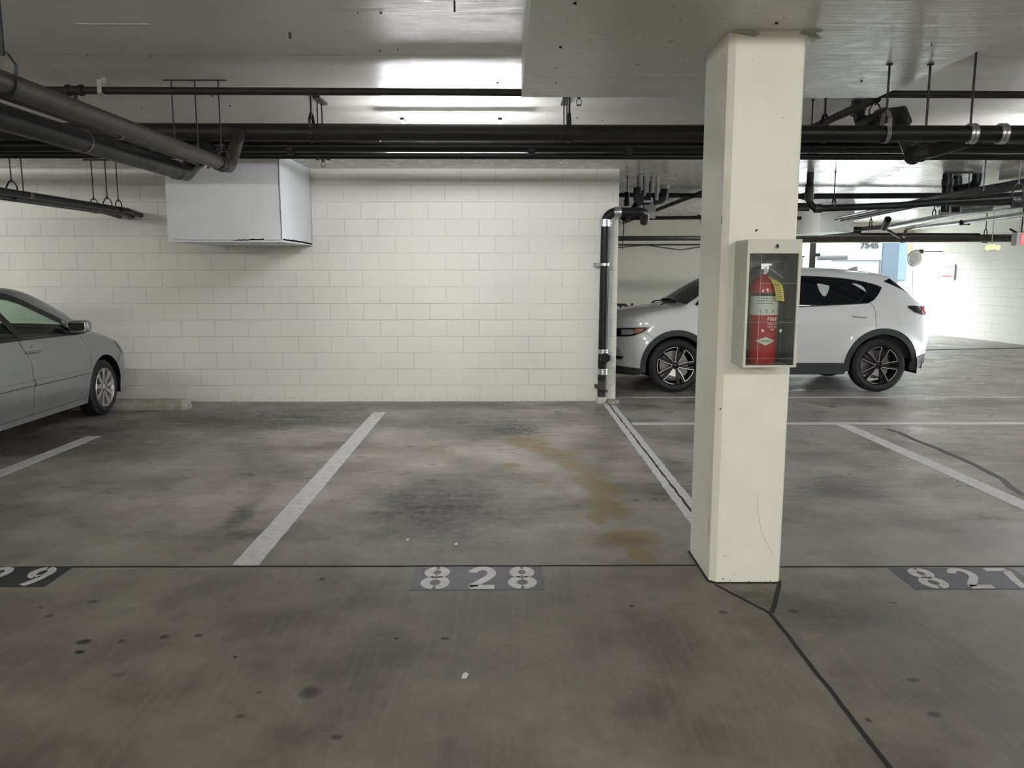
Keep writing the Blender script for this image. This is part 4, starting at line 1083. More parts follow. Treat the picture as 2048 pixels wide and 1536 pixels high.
# sign on the right wall
def rw(px, py):  # point on right wall
    for k in range(2000):
        f = k/2000*1.0; q = p0+(p1-p0)*f
        w = P(px, py, Y=q.y)
        if w.x <= q.x+1e-3: return Vector((q.x-.012, q.y, w.z))
    return w
s0, s1 = rw(1880, 529), rw(1910, 561)
t = thing('wall_sign', 'small white sign with faded red line on the bright right wall', 'sign', s0)
bm = bmesh.new(); d = Vector((s1.x-s0.x, s1.y-s0.y, 0)); h = s1.z-s0.z; nn = Vector((-.02, -.003, 0))
vs = [bm.verts.new(v) for v in (Vector((0, 0, 0)), d, d+Vector((0, 0, h)), Vector((0, 0, h)))]
bm.faces.new(vs); r = bmesh.ops.extrude_face_region(bm, geom=bm.faces[:]); bmesh.ops.translate(bm, verts=[v for v in r['geom'] if isinstance(v, bmesh.types.BMVert)], vec=nn)
obj('panel', bm, M_label, t)
for (f0, f1, v0, v1, m) in ((.1, .95, .12, .2, M_grey), (.25, .85, .68, .80, M_sredtx), (.05, .15, .66, .72, M_sredtx), (.05, .15, .78, .84, M_sredtx), (.93, .99, .66, .72, M_sredtx), (.93, .99, .78, .84, M_sredtx)):
    bm = bmesh.new()
    vs = [bm.verts.new(d*a+Vector((0, 0, h*b))+nn*1.3) for a, b in ((f0, v0), (f1, v0), (f1, v1), (f0, v1))]
    bm.faces.new(vs); obj('print', bm, m, t)
# gate track in the floor
struct(strip('trim_gate_track', [tuple(P(1600, 702, z=0))[:2], tuple(P(1862, 700, z=0))[:2], tuple(P(2048, 696, z=0))[:2]], .10, M_joint, .004))
# post and railing in the opening
q = P(1623, 540, Y=21.9)
tag(box('steel_post', q.x-.07, q.x+.07, 21.85, 21.99, 0, LOW, M_iron), 'grey steel post in the vehicle opening just right of cabinet', 'post')
tag(box('steel_post', P(1614, 540, Y=21.9).x-.02, P(1614, 540, Y=21.9).x+.03, 21.85, 21.99, 0, LOW, M_label), 'thin white jamb beside the grey steel post', 'post')
t = thing('railing', 'black picket railing in the opening left of steel post', 'railing', (P(1600, 520, Y=22.2).x, 22.2, 0))
ox2 = P(1600, 520, Y=22.2).x; zt = P(1600, 512, Y=22.2).z
box('top_rail', -.6, .12, -.015, .015, zt-.03, zt, M_rod, t)
for k in range(7): box('picket', -.55+k*.1, -.535+k*.1, -.008, .008, .0, zt-.03, M_rod, t)
t, o = px_pipe('gate_pipe', 'grey horizontal pipe beyond the opening below building number', [(1635, 516, 25.0), (1694, 515, 25.0)], .07, M_shade, 0)
q = P(1632, 510, Y=22.1); tag(box('latch_bar', q.x-.12, q.x+.10, 22.05, 22.15, q.z-.04, q.z+.04, M_iron), 'short dark bar sticking out right of the steel post', 'bar')
# building across the street
t = thing('building', 'sunlit white building across the street with number 7545', 'building', (18, 34, -.05))
box('wall', -16, 14, 0, 6, 0, 7, M_ext, t)
def bl(px, py): q = P(px, py, Y=34); return q.x-18, q.z+.05
for (a0_, b0_, a1_, b1_, m, nm) in ((1766, 486, 1789, 620, M_blue, 'blue_door'), (1798, 486, 1809, 560, M_cyan, 'door_trim'), (1814, 486, 1826, 508, M_tan, 'tan_panel')):
    u0, w1 = bl(a0_, b0_); u1, w0 = bl(a1_, b1_)
    box(nm, u0, u1, -.06, 0, max(w0, 0), w1, m, t)
u0, w0 = bl(1663, 521); u1, w1 = bl(1761, 519)
box('garage_door_line', u0, u1, -.03, 0, w0-.02, w0+.02, M_shade, t); box('garage_door_line', u1-.04, u1, -.03, 0, 0, w0, M_shade, t)
u, w = bl(1739, 491); text_mesh('7545', .37, M_sgrey, 'house_number', t, (u, -.03, w), (PI/2, 0, 0), .02, 1.05, .008)
# dark tangle on the back wall behind the bonnet
c = P(1245, 618, Y=18.8)
t = thing('parked_bicycle', 'dark handlebars of a bicycle behind bonnet of the white car', 'bicycle', (c.x, 18.8, 0))
bm = bmesh.new()
z = c.z
tube(bm, [(-.35, 0, z+.12), (-.1, 0, z+.10), (.05, 0, z+.10), (.16, -.1, z+.02), (.28, -.12, z+.04)], .03, 8)
obj('handlebar', bm, M_rod, t)
bm = bmesh.new(); tube(bm, [(-.05, 0, z+.1), (.0, 0, z-.15), (.05, 0, .35)], .03, 8); tube(bm, [(.0, 0, z-.15), (-.9, 0, z-.25), (-.5, 0, .3), (.0, 0, z-.3)], .025, 8); obj('frame', bm, M_rod, t)
for dx in (.1, -.95):
    bm = bmesh.new(); tube(bm, [(dx+.33*math.cos(a), 0, .34+.33*math.sin(a)) for a in [2*PI*i/28 for i in range(29)]], .022, 6, False); obj('wheel', bm, M_rubber, t)
bm = bmesh.new(); bx(bm, -.75, -.5, -.06, .06, z-.20, z-.14, .01); obj('saddle', bm, M_rod, t)
bm = bmesh.new(); tube(bm, [(.20, -.05, z-.02), (.22, -.05, z+.14)], .025, 6); obj('brake_lever', bm, M_rod, t)

# ================================================================== LUMINAIRES (the garage's own lamps)
def luminaire(label, x, y, z, L=1.22, rot=0, pipe_hung=False):
    t = thing('strip_light', label, 'ceiling light', (x, y, z), 'fluorescent strip lights', rot)
    bm = bmesh.new(); bx(bm, -L/2-.02, L/2+.02, -.06, .06, .045, .075, .004); obj('housing', bm, M_grey, t)
    bm = bmesh.new(); bx(bm, -L/2, L/2, -.055, .055, -.03, .045, .012); obj('diffuser', bm, M_tube2 if y < 0 else M_tube, t)
    if pipe_hung:
        for s in (-1, 1):
            bm = bmesh.new(); bx(bm, s*.4-.015, s*.4+.015, 6.755-y, -.05, .052, .070); obj('bracket_arm', bm, M_iron, t)
        return t
    for s in (-1, 1):
        bm = bmesh.new(); tube(bm, [(s*.5, 0, .075), (s*.5, 0, (SLAB if y < 8.16 else LOW)-z)], .005, 6); obj('rod', bm, M_rod, t)
    return t
luminaire('strip light hidden behind the main drain above the empty stall', -.43, 7.35, 2.79, pipe_hung=True)
luminaire('strip light above the silver car bay, left of the frame', -7.7, 7.35, 2.805)
luminaire('strip light behind the camera, near row, outer left', -5.6, -2.2, 2.90)
luminaire('strip light behind the camera, near row, inner left', -1.6, -2.2, 2.90)
luminaire('strip light behind the camera, near row, inner right', 2.4, -2.2, 2.90)
luminaire('strip light behind the camera, near row, outer right', 6.4, -2.2, 2.90)
luminaire('strip light behind the camera, rear row, left', -3.4, -5.6, 2.90)
luminaire('strip light behind the camera, rear row, right', 3.4, -5.6, 2.90)
luminaire('strip light hidden behind the main drain in the bay right of pillar', 5.4, 7.35, 2.79, pipe_hung=True)
luminaire('strip light in the far bay behind the wall', 4.72, 15.0, 2.70)

# ================================================================== CARS
def interp(tab, x):
    if x <= tab[0][0]: return tab[0][1]
    for (a, b), (c, d) in zip(tab, tab[1:]):
        if x <= c: return b+(d-b)*(x-a)/(c-a)
    return tab[-1][1]
def smoothstep(a, b, x):
    t = max(0, min(1, (x-a)/(b-a))); return t*t*(3-2*t)
class Car:
    """local axes: u along the car, v sideways, z up. spec gives outline and width law"""
    def __init__(s, root, top, W, paint):
        s.root, s.top, s.W, s.paint = root, top, W, paint
    def pt(s, u, z, side, off=0): return Vector((u, side*(s.W(u, z)+off), z))
    def patch(s, name, outer, m, holes=(), off=0.0, grid=.05, side=1, parent=None, thick=0.0):
        bm = bmesh.new()
        poly_mesh(bm, outer, holes, lambda u, z: s.pt(u, z, side, off), grid)
        if side < 0: bmesh.ops.reverse_faces(bm, faces=bm.faces[:]) if False else None
        if thick:
            r = bmesh.ops.extrude_face_region(bm, geom=bm.faces[:])
            bmesh.ops.translate(bm, verts=[v for v in r['geom'] if isinstance(v, bmesh.types.BMVert)], vec=(0, -side*thick, 0))
        bmesh.ops.recalc_face_normals(bm, faces=bm.faces[:])
        o = obj(name, bm, m, parent or s.root); smooth_by_angle(o, 40)
        return o
    def seam(s, pts, w=.006, side=1, m=None, name='panel_gap', parent=None, off=.0015):
        pts = dense(pts)
        return s.patch(name, ribbon(pts, w), m or M_trimb, off=off, grid=0, side=side, parent=parent)
def dense(pts, step=.05):
    out = []
    for a, b in zip(pts, pts[1:]):
        n = max(1, int(math.dist(a, b)/step))
        for i in range(n): out.append((a[0]+(b[0]-a[0])*i/n, a[1]+(b[1]-a[1])*i/n))
    out.append(pts[-1]); return out
def curve(pts, n=6):
    """Catmull-Rom through the points"""
    out = []
    P_ = [pts[0]]+list(pts)+[pts[-1]]
    for i in range(1, len(P_)-2):
        a, b, c, d = P_[i-1], P_[i], P_[i+1], P_[i+2]
        for k in range(n):
            t = k/n
            out.append(tuple(.5*((2*b[j])+(-a[j]+c[j])*t+(2*a[j]-5*b[j]+4*c[j]-d[j])*t*t+(-a[j]+3*b[j]-3*c[j]+d[j])*t**3) for j in (0, 1)))
    out.append(tuple(pts[-1])); return out
def archpts(cx, cz, r, z0, n=22):
    """half-circle arch traversed from left foot over the top to the right foot"""
    out = [(cx-r, z0)]
    for i in range(n+1):
        a = PI-PI*i/n
        out.append((cx+r*math.cos(a), cz+r*math.sin(a)))
    out.append((cx+r, z0)); return out
def strip_across(car, name, prof, m, bulge, n=14, parent=None, smooth=True, endw=None):
    """surface joining left and right outline along prof [(u,z)...]; bulge(i,f)->(du,dz) offset at lateral fraction f"""
    bm = bmesh.new(); rows = []
    for i, (u, z) in enumerate(prof):
        w = car.W(u, z); row = []
        for k in range(n+1):
            f = -1+2*k/n; du, dz = bulge(i/(len(prof)-1), 1-f*f)
            row.append(bm.verts.new((u+du, f*w, z+dz)))
        rows.append(row)
    for i in range(len(rows)-1):
        for k in range(n): bm.faces.new((rows[i][k], rows[i][k+1], rows[i+1][k+1], rows[i+1][k]))
    bmesh.ops.recalc_face_normals(bm, faces=bm.faces[:])
    return smooth_by_angle(obj(name, bm, m, parent or car.root), 45)

def wheel(parent, cu, cv, cz, Rt, Rr, w, side, style):
    """side=+1/-1: outward direction along v"""
    t = bpy.data.objects.new('wheel', None); C.objects.link(t); t.parent = parent; t.location = (cu, cv, cz); t.empty_display_size = .1
    ax = (0, side, 0)
    bm = bmesh.new()
    lathe(bm, [(-w*.95, Rr), (-w, Rr+.03), (-w*.97, Rt-.03), (-w*.85, Rt-.006), (-w*.5, Rt), (-w*.15, Rt-.006), (-.012, Rt-.03), (0, Rt-.055), (.004, (Rt+Rr)/2), (0, Rr+.014), (-.012, Rr), (-w*.95, Rr)], (0, 0, 0), ax, 56)
    smooth_by_angle(obj('tyre', bm, M_rubber, t), 40)
    dark = style == 'suv'
    bm = bmesh.new()
    lathe(bm, [(-.006, Rr+.003), (-.002, Rr-.003), (-.010, Rr-.012), (-.04, Rr-.022), (-w*.9, Rr-.03)], (0, 0, 0), ax, 56)
    smooth_by_angle(obj('rim', bm, M_gloss if dark else M_alloys, t), 40)
    bm = bmesh.new(); lathe(bm, [(-w*.62, .001), (-w*.62, Rr*.74), (-w*.70, Rr*.74), (-w*.70, .001)], (0, 0, 0), ax, 36); smooth_by_angle(obj('brake_disc', bm, M_brake, t), 40)
    if dark: 
        pass
    def face(u, z, d): return Vector((u, side*d, z))
    if style == 'suv':
        for k in range(5):
            a0 = R(90+72*k+16)
            r0, r1 = .055, Rr-.012
            # wedge: straight edge and slanted edge, wide at the rim
            pin, wl, wr = .10, R(26), R(20)
            A = (r0*math.cos(a0-.25), r0*math.sin(a0-.25)); B = (r0*math.cos(a0+.25), r0*math.sin(a0+.25))
            arcp = [(r1*math.cos(a0-wr+(wl+wr)*i/8), r1*math.sin(a0-wr+(wl+wr)*i/8)) for i in range(9)]
            outl = [A]+[((A[0]+arcp[0][0]*1.0)/2+.006*math.cos(a0+1.57), (A[1]+arcp[0][1])/2+.006*math.sin(a0+1.57))]+arcp+[((B[0]+arcp[-1][0])/2-.006*math.cos(a0+1.57), (B[1]+arcp[-1][1])/2-.006*math.sin(a0+1.57)), B]
            def dep(u, z):
                r = math.hypot(u, z); return -.030+.022*min(1, r/Rr)
            bm = bmesh.new(); poly_mesh(bm, ribbon(outl+[outl[0]], .0085), (), lambda u, z: face(u, z, dep(u, z)+.006))
            r_ = bmesh.ops.extrude_face_region(bm, geom=bm.faces[:]); bmesh.ops.translate(bm, verts=[v for v in r_['geom'] if isinstance(v, bmesh.types.BMVert)], vec=(0, -side*.008, 0))
            obj('spoke_edge', bm, M_alloy, t)
            # black bridge spoke between this wedge and the next
            a1 = a0+R(36)
            q = [(.05, -.020), (r1, -.028), (r1, .026), (.05, .020)]
            rot = lambda p: (p[0]*math.cos(a0)-p[1]*math.sin(a0), p[0]*math.sin(a0)+p[1]*math.cos(a0))
            wedge = [A]+arcp+[B]
            inner = [((p[0])*.985, p[1]*.985) for p in wedge]
            for (sgn, e0) in ((1, wl), (-1, -wr)):
                pts = [(.045*math.cos(a0), .045*math.sin(a0)), (r1*math.cos(a0+e0), r1*math.sin(a0+e0)), (r1*math.cos(a0+e0+sgn*R(9)), r1*math.sin(a0+e0+sgn*R(9))), (.050*math.cos(a0+sgn*R(38)), .050*math.sin(a0+sgn*R(38)))]
                bm = bmesh.new(); poly_mesh(bm, pts, (), lambda u, z: face(u, z, dep(u, z)))
                r_ = bmesh.ops.extrude_face_region(bm, geom=bm.faces[:]); bmesh.ops.translate(bm, verts=[v for v in r_['geom'] if isinstance(v, bmesh.types.BMVert)], vec=(0, -side*.03, 0))
                obj('spoke', bm, M_gloss, t)
    else:
        n = 9
        for k in range(n):
            a0 = 2*PI*k/n+PI/2
            def rt(p): return (p[0]*math.cos(a0)-p[1]*math.sin(a0), p[0]*math.sin(a0)+p[1]*math.cos(a0))
            pts = [rt(p) for p in ((.045, -.016), (Rr*.6, -.020), (Rr-.012, -.034), (Rr-.012, .034), (Rr*.6, .020), (.045, .016))]
            bm = bmesh.new(); poly_mesh(bm, pts, (), lambda u, z: face(u, z, -.020+.012*min(1, math.hypot(u, z)/Rr)), .03)
            r_ = bmesh.ops.extrude_face_region(bm, geom=bm.faces[:]); bmesh.ops.translate(bm, verts=[v for v in r_['geom'] if isinstance(v, bmesh.types.BMVert)], vec=(0, -side*.025, 0))
            bmesh.ops.recalc_face_normals(bm, faces=bm.faces[:])
            obj('spoke', bm, M_alloys, t)
    bm = bmesh.new()
    hm = M_gloss if dark else M_alloys
    lathe(bm, [(-.05, .07), (-.028, .072), (-.022, .066), (-.022, .036), (-.014, .033), (-.010, .026), (-.010, .001)], (0, 0, 0), ax, 30); hb = smooth_by_angle(obj('hub', bm, hm, t), 40)
    for k in range(5):
        a = 2*PI*k/5+.3
        bm = bmesh.new(); lathe(bm, [(-.022, .009), (-.012, .008), (-.012, .001)], (.050*math.cos(a), 0, .050*math.sin(a)), ax, 8); obj('lug_nut', bm, M_chrome if dark else M_iron, t)
    return t

# ---------------------------------------------------------------- white crossover
root = thing('car', 'white crossover with black wheel arch cladding parked beyond the pillar', 'car', (3.60, 11.39, 0))
CW = .925
s_top = curve([(-2.235, .80), (-2.20, .90), (-2.128, .955), (-1.932, 1.022), (-1.683, 1.073), (-1.421, 1.118), (-1.245, 1.151), (-1.026, 1.285), (-.777, 1.430), (-.518, 1.530), (-.127, 1.592), (.396, 1.616), (.79, 1.612), (1.186, 1.588), (1.397, 1.566), (1.545, 1.540)], 4)
s_rear = curve([(1.545, 1.540), (1.64, 1.44), (1.741, 1.346), (1.87, 1.225), (1.955, 1.155), (2.004, 1.110), (2.020, 1.04), (2.025, .95), (2.050, .86), (2.060, .76), (2.050, .60), (2.035, .50)], 4)
top_tab = [(p[0], p[1]) for p in s_top]+[(p[0], p[1]) for p in s_rear if p[0] > 1.55 and p[1] > .9]
def Wsuv(u, z):
    belt = 1.17
    w = .912+.013*math.exp(-((z-.72)/.22)**2)-.020*smoothstep(.60, .35, z)
    w -= .030*smoothstep(.9, belt, z)
    if z > belt: w -= (z-belt)*.52
    # fender flares over the arches
    for c in (-1.32, 1.40):
        d = math.hypot(u-c, z-.37); w += .028*math.exp(-((d-.46)/.085)**2)*(1 if z < 1.0 else 0)
    # crease along the doors
    w -= .012*math.exp(-((z-.56)/.10)**2)*smoothstep(-.85, -.5, u)*smoothstep(.95, .6, u)
    S = interp(top_tab, u)
    t = max(0, (z-(S-.09))/.09)
    if u < -1.2: w -= .10*(1-math.sqrt(max(0, 1-min(1, t)**2)))
    else: w -= .03*(1-math.sqrt(max(0, 1-min(1, t)**2)))
    # plan curvature at nose and tail
    w -= .42*max(0, (-1.70-u)/.55)**2.2+.13*max(0, (u-1.55)/.5)**2
    return max(.05, w)
car = Car(root, top_tab, Wsuv, M_pearl)
arF = archpts(-1.325, .372, .470, .372); arR = archpts(1.395, .372, .490, .372)
win = curve([(-1.10, 1.172), (-.872, 1.385), (-.516, 1.500), (-.125, 1.548), (.282, 1.552), (.795, 1.529), (1.11, 1.487), (1.305, 1.442), (1.415, 1.400)], 4)+curve([(1.415, 1.400), (1.361, 1.317), (1.281, 1.235), (1.21, 1.198)], 3)[1:]+[(1.007, 1.186), (.303, 1.150), (-.3, 1.135), (-.8, 1.140)]
zs = .392
body = [(-2.21, .36)]+[(-2.235, .5), (-2.24, .7)]+s_top+s_rear[1:]+[(2.02, .455), (1.905, .430)]+[(1.885, .39)]+archpts(1.395, .372, .490, zs)[::-1][1:-1]+[(.905, zs)]+[(-.855, zs)]+archpts(-1.325, .372, .470, .335)[::-1][1:-1]+[(-1.795, .335)]
def dedupe(l):
    o = []
    for p in l:
        if not o or math.dist(p, o[-1]) > 1e-4: o.append(p)
    if math.dist(o[0], o[-1]) < 1e-4: o.pop()
    return o
body = dedupe(body)
for side in (-1, 1):
    # main side skin
    car.patch('body_side', body, M_pearl, holes=[win[::-1]], grid=.045, side=side, thick=0)
    car.patch('side_window', win, M_tint, off=-.006, grid=.08, side=side)
    near = side == -1
    for nm, cc, ro, ri, foot in (('arch_cladding', -1.325, .475, .405, .28), ('arch_cladding', 1.395, .495, .425, .30)):
        oc, zc = cc, .372
        a = archpts(oc, zc, ro, foot, 30); b = archpts(oc-(.0), zc-.01, ri, foot, 30)
        car.patch(nm, dedupe(a+b[::-1]), M_cladd, off=.010, grid=0, side=side, thick=.035)
    car.patch('sill_cladding', [(-.88, .405), (.92, .405), (.93, .30), (.90, .255), (-.86, .255), (-.88, .30)], M_cladd, off=.012, grid=.1, side=side, thick=.03)
    car.patch('bumper_cladding', [(1.86, .470), (2.035, .515), (2.045, .40), (1.98, .335), (1.84, .305), (1.80, .305), (1.80, .40)], M_cladd, off=.004, grid=.04, side=side, thick=.05)
    rf = car.patch('rear_reflector', [(1.885, .470), (2.03, .515), (2.028, .465), (1.89, .435)], mat('dark red reflector', (.09, .006, .012), .3) if side < 0 else MATS['dark red reflector'], off=.010, grid=.04, side=side)
    car.patch('bumper_cladding', [(-2.2, .345), (-1.775, .345), (-1.775, .26), (-1.85, .235), (-2.18, .245)], M_cladd, off=-.01, grid=.04, side=side, thick=.05)
    tl = car.patch('tail_light', curve([(1.715, 1.158), (1.86, 1.158), (2.003, 1.150)], 3)+[(2.018, 1.08), (2.006, 1.032), (1.959, 1.038)]+[(1.824, 1.078), (1.74, 1.13)], M_gloss, off=.014, grid=.03, side=side)
    car.patch('red_lens', [(1.93, 1.145), (2.002, 1.142), (2.014, 1.08), (2.004, 1.040), (1.93, 1.052)], M_tail, off=.019, grid=.03, side=side, parent=tl)
    hl = car.patch('headlight', curve([(-2.17, .84), (-2.06, .862), (-1.942, .871), (-1.80, .879), (-1.685, .882)], 3)+curve([(-1.685, .882), (-1.776, .815), (-1.887, .771), (-2.0, .750), (-2.17, .745)], 3)[1:], M_gloss, off=.012, grid=.03, side=side)
    car.patch('headlight_lens', [(-2.04, .845), (-1.90, .850), (-1.86, .815), (-1.92, .785), (-2.04, .775)], M_lens, off=.017, grid=.03, side=side, parent=hl)
    car.patch('indicator_lens', [(-1.88, .858), (-1.76, .862), (-1.80, .828), (-1.86, .80)], M_amber, off=.017, grid=.03, side=side, parent=hl)
    fg = car.patch('fog_lamp_recess', [(-2.19, .62), (-2.055, .579), (-1.993, .478), (-2.025, .430), (-2.19, .40)], mat('recess paint', (.40, .41, .39), .5) if side < 0 else MATS['recess paint'], off=.004, grid=.03, side=side)
    car.patch('fog_lamp', [(-2.17, .49), (-2.01, .483), (-2.03, .442), (-2.17, .440)], M_gloss, off=.009, grid=.03, side=side, parent=fg)
    car.seam([(-1.743, .817), (-1.642, .744)], .004, side)
    for ln in (curve([(1.215, 1.198), (1.262, 1.15), (1.288, 1.08), (1.294, .95), (1.288, .867)], 4), curve([(.135, 1.142), (.145, .9), (.15, .62), (.12, .41)], 4), curve([(-1.02, 1.15), (-.93, 1.02), (-.90, .8), (-.86, .55), (-.84, .41)], 4)):
        car.seam(ln, .006, side)
    fd = curve([(1.60, 1.085), (1.78, 1.085), (1.822, 1.05), (1.825, .96), (1.79, .925), (1.64, .925), (1.59, .96), (1.578, 1.05), (1.60, 1.085)], 3)
    car.seam(fd, .004, side, name='fuel_door_gap', m=M_grey)
    for hx in (1.09, -.02):
        bm = bmesh.new()
        yy = side*(Wsuv(hx, 1.03)+.018)
        lathe(bm, [(-.118, .001), (-.10, .013), (-.05, .024), (.05, .024), (.10, .013), (.118, .001)], (hx, yy, 1.030), (1, 0, -.05), 12)
        bx(bm, hx-.09, hx-.07, min(yy, yy-side*.03), max(yy, yy-side*.03), 1.02, 1.04); bx(bm, hx+.07, hx+.09, min(yy, yy-side*.03), max(yy, yy-side*.03), 1.02, 1.04)
        smooth_by_angle(obj('door_handle', bm, M_pearl, root), 40)
    car.patch('quarter_glass', [(1.446, 1.477), (1.539, 1.515), (1.66, 1.413), (1.80, 1.292), (1.694, 1.365)], M_tint, off=.004, grid=.04, side=side)
    car.seam(win[:9*4-3:1]+[], .016, side, m=M_trimb, name='window_surround', off=-.001)
    car.seam([(-1.08, 1.160), (-.8, 1.136), (-.3, 1.132), (.303, 1.147), (1.007, 1.183), (1.2, 1.195)], .012, side, m=M_trimb, name='belt_moulding', off=.003)
    car.seam([(.115, 1.545), (.125, 1.15)], .05, side, m=M_trimb, name='door_pillar', off=-.003)
    car.seam(curve([(1.055, 1.195), (1.16, 1.28), (1.21, 1.36), (1.235, 1.455)], 3), .012, side, m=M_trimb, name='window_divider', off=-.002)
    wheel(root, -1.325, side*.905, .368, .362, .258, .225, side, 'suv')
    wheel(root, 1.385, side*.905, .368, .362, .258, .225, side, 'suv')
    # door mirror (hidden by the pillar)
    bm = bmesh.new(); yy = side*(Wsuv(-.75, 1.2)+.10); bmesh.ops.create_icosphere(bm, subdivisions=3, radius=1, matrix=Matrix.Translation((-.74, yy, 1.20)) @ Matrix.Diagonal((.09, .12, .075, 1)))
    bx(bm, -.77, -.71, min(yy, yy-side*.14), max(yy, yy-side*.14), 1.13, 1.16); obj('door_mirror', bm, M_pearl, root, True)
car.patch('window_patch', curve([(.557, 1.436), (.575, 1.448), (.70, 1.425), (.716, 1.405), (.695, 1.352), (.655, 1.292), (.628, 1.282), (.606, 1.296), (.572, 1.36), (.557, 1.436)], 2)[:-1], mat('pale aqua patch', (.42, .52, .50), .4), off=-.002, grid=.04, side=-1)  # pale aqua patches laid over the side window
car.patch('window_patch', curve([(1.02, 1.450), (1.10, 1.440), (1.175, 1.395), (1.19, 1.34), (1.15, 1.365), (1.08, 1.41), (1.02, 1.450)], 2)[:-1], MATS['pale aqua patch'], off=-.002, grid=.04, side=-1)
ntop = len(s_top)
iw0 = next(i for i, p in enumerate(s_top) if p[0] > -1.22); iw1 = next(i for i, p in enumerate(s_top) if p[0] > -.40)
strip_across(car, 'bonnet', s_top[:iw0+1], M_pearl, lambda f, q: (-.22*q*(1-f)**2, .045*q))
strip_across(car, 'windscreen', s_top[iw0:iw1+1], M_tint, lambda f, q: (-.10*q, .05*q))
strip_across(car, 'roof', s_top[iw1:], M_pearl, lambda f, q: (0, .045*q))
strip_across(car, 'rear_window', s_rear[:13], M_tint, lambda f, q: (.06*q, .03*q))
strip_across(car, 'tailgate', s_rear[12:]+[(2.02, .455), (1.98, .335), (1.84, .305)], M_pearl, lambda f, q: (.14*q, 0))
strip_across(car, 'front_bumper', [(-2.235, .80), (-2.24, .7), (-2.235, .5), (-2.21, .36), (-2.18, .245)], M_pearl, lambda f, q: (-.22*q, 0))
# grille
bm = bmesh.new(); bx(bm, -2.47, -2.40, -.42, .42, .48, .78, .02); obj('grille', bm, M_gloss, root)
# underbody and wheel wells
bm = bmesh.new(); bx(bm, -.84, .89, -.82, .82, .24, .42); bx(bm, -2.1, 1.95, -.60, .60, .26, .50); bx(bm, 1.87, 2.0, -.80, .80, .32, .9); bx(bm, -2.12, -1.80, -.60, .60, .26, .9)
obj('underbody', bm, M_well, root)
for cc, rr in ((-1.325, .472), (1.395, .492)):
    for side in (-1, 1):
        bm = bmesh.new()
        pr = archpts(cc, .372, rr-.004, .26, 18)
        a = [bm.verts.new((p[0], side*.905, p[1])) for p in pr]; b = [bm.verts.new((p[0], side*.60, p[1])) for p in pr]
        for i in range(len(pr)-1): bm.faces.new((a[i], a[i+1], b[i+1], b[i]))
        bm.faces.new(b); obj('wheel_well', bm, M_well, root)
bm = bmesh.new(); bx(bm, -.9, 1.85, -.75, .75, .45, 1.12); obj('cabin_tub', bm, M_seat, root)
# shark fin, wipers
bm = bmesh.new()
pts = [(1.225, 1.612), (1.27, 1.630), (1.33, 1.655), (1.395, 1.672), (1.405, 1.66), (1.395, 1.60)]
poly_mesh(bm, pts, (), lambda u, z: Vector((u, -.02, z)))
r_ = bmesh.ops.extrude_face_region(bm, geom=bm.faces[:]); bmesh.ops.translate(bm, verts=[v for v in r_['geom'] if isinstance(v, bmesh.types.BMVert)], vec=(0, .04, 0)); obj('antenna_fin', bm, M_grey, root)
for y in (-.45, .25):
    bm = bmesh.new(); tube(bm, [(-1.46, y, 1.155), (-1.40, y, 1.185), (-1.20, y+.1, 1.19), (-1.05, y+.3, 1.27)], .010, 6); obj('wiper', bm, M_rod, root)

# ---------------------------------------------------------------- silver sedan (nose towards the wall)
# local u = distance along the car (world Y), local v = sideways; right flank faces the camera
root = thing('car', 'silver sedan parked nose-in at the left frame edge', 'car', (-5.385, 8.96, 0), None, R(90)+R(1.0))
# rotate +90 deg: local x -> world y ; local y -> world -x ; so the right flank (world +x) is local v negative
u0 = 8.96
def uu(y): return y-u0
d_top = curve([(-3.75, .98), (-3.60, 1.03), (-3.3, 1.05), (-2.85, 1.10), (-2.45, 1.30), (-2.1, 1.42), (-1.6, 1.465), (-1.3, 1.462), (-1.05, 1.428), (-.80, 1.345), (-.50, 1.19), (-.30, 1.055), (-.22, .995), (0, .955), (.25, .885), (.40, .825), (.50, .75), (.545, .69)], 4)
d_tab = d_top
def Wsed(u, z):
    belt = .985
    w = .895-.02*smoothstep(.45, .22, z)+.006*math.exp(-((z-.62)/.2)**2)-.035*smoothstep(.75, belt, z)
    if z > belt: w -= (z-belt)*.50
    S = interp(d_tab, u); t = max(0, (z-(S-.10))/.10)
    if u > -.35 or u < -3.0: w -= .12*(1-math.sqrt(max(0, 1-min(1, t)**2)))
    else: w -= .03*(1-math.sqrt(max(0, 1-min(1, t)**2)))
    w -= .06*max(0, (u-.30)/.30)**2.5+.12*max(0, (-3.3-u)/.5)**2
    return max(.05, w)
car = Car(root, d_tab, Wsed, M_silver)
nose = [(.575, .62), (.605, .56), (.612, .45), (.60, .30), (.575, .225), (.46, .205)]
fr = curve([(uu(7.30), 1.395), (uu(7.55), 1.375), (uu(7.75), 1.322), (uu(7.95), 1.235), (uu(8.12), 1.160), (uu(8.28), 1.085), (uu(8.395), .985)], 3)
win1 = fr+[(uu(8.38), .972), (uu(7.9), .988), (uu(7.50), 1.000)]+[(uu(7.37), 1.20)]
win2 = curve([(-2.75, 1.09), (-2.45, 1.25), (-2.15, 1.36), (-1.9, 1.405), (uu(7.20), 1.400)], 3)+[(uu(7.33), 1.20), (uu(7.42), 1.000), (-2.2, 1.005), (-2.70, 1.02)]
body = dedupe([(-3.72, .30), (-3.78, .6), (-3.78, .9)]+d_top+nose+[(.385, .205)]+archpts(0, .315, .372, .205)[::-1][1:-1]+[(-.40, .205)]+[(-2.30, .215)]+archpts(-2.72, .315, .372, .215)[::-1][1:-1]+[(-3.12, .25)])
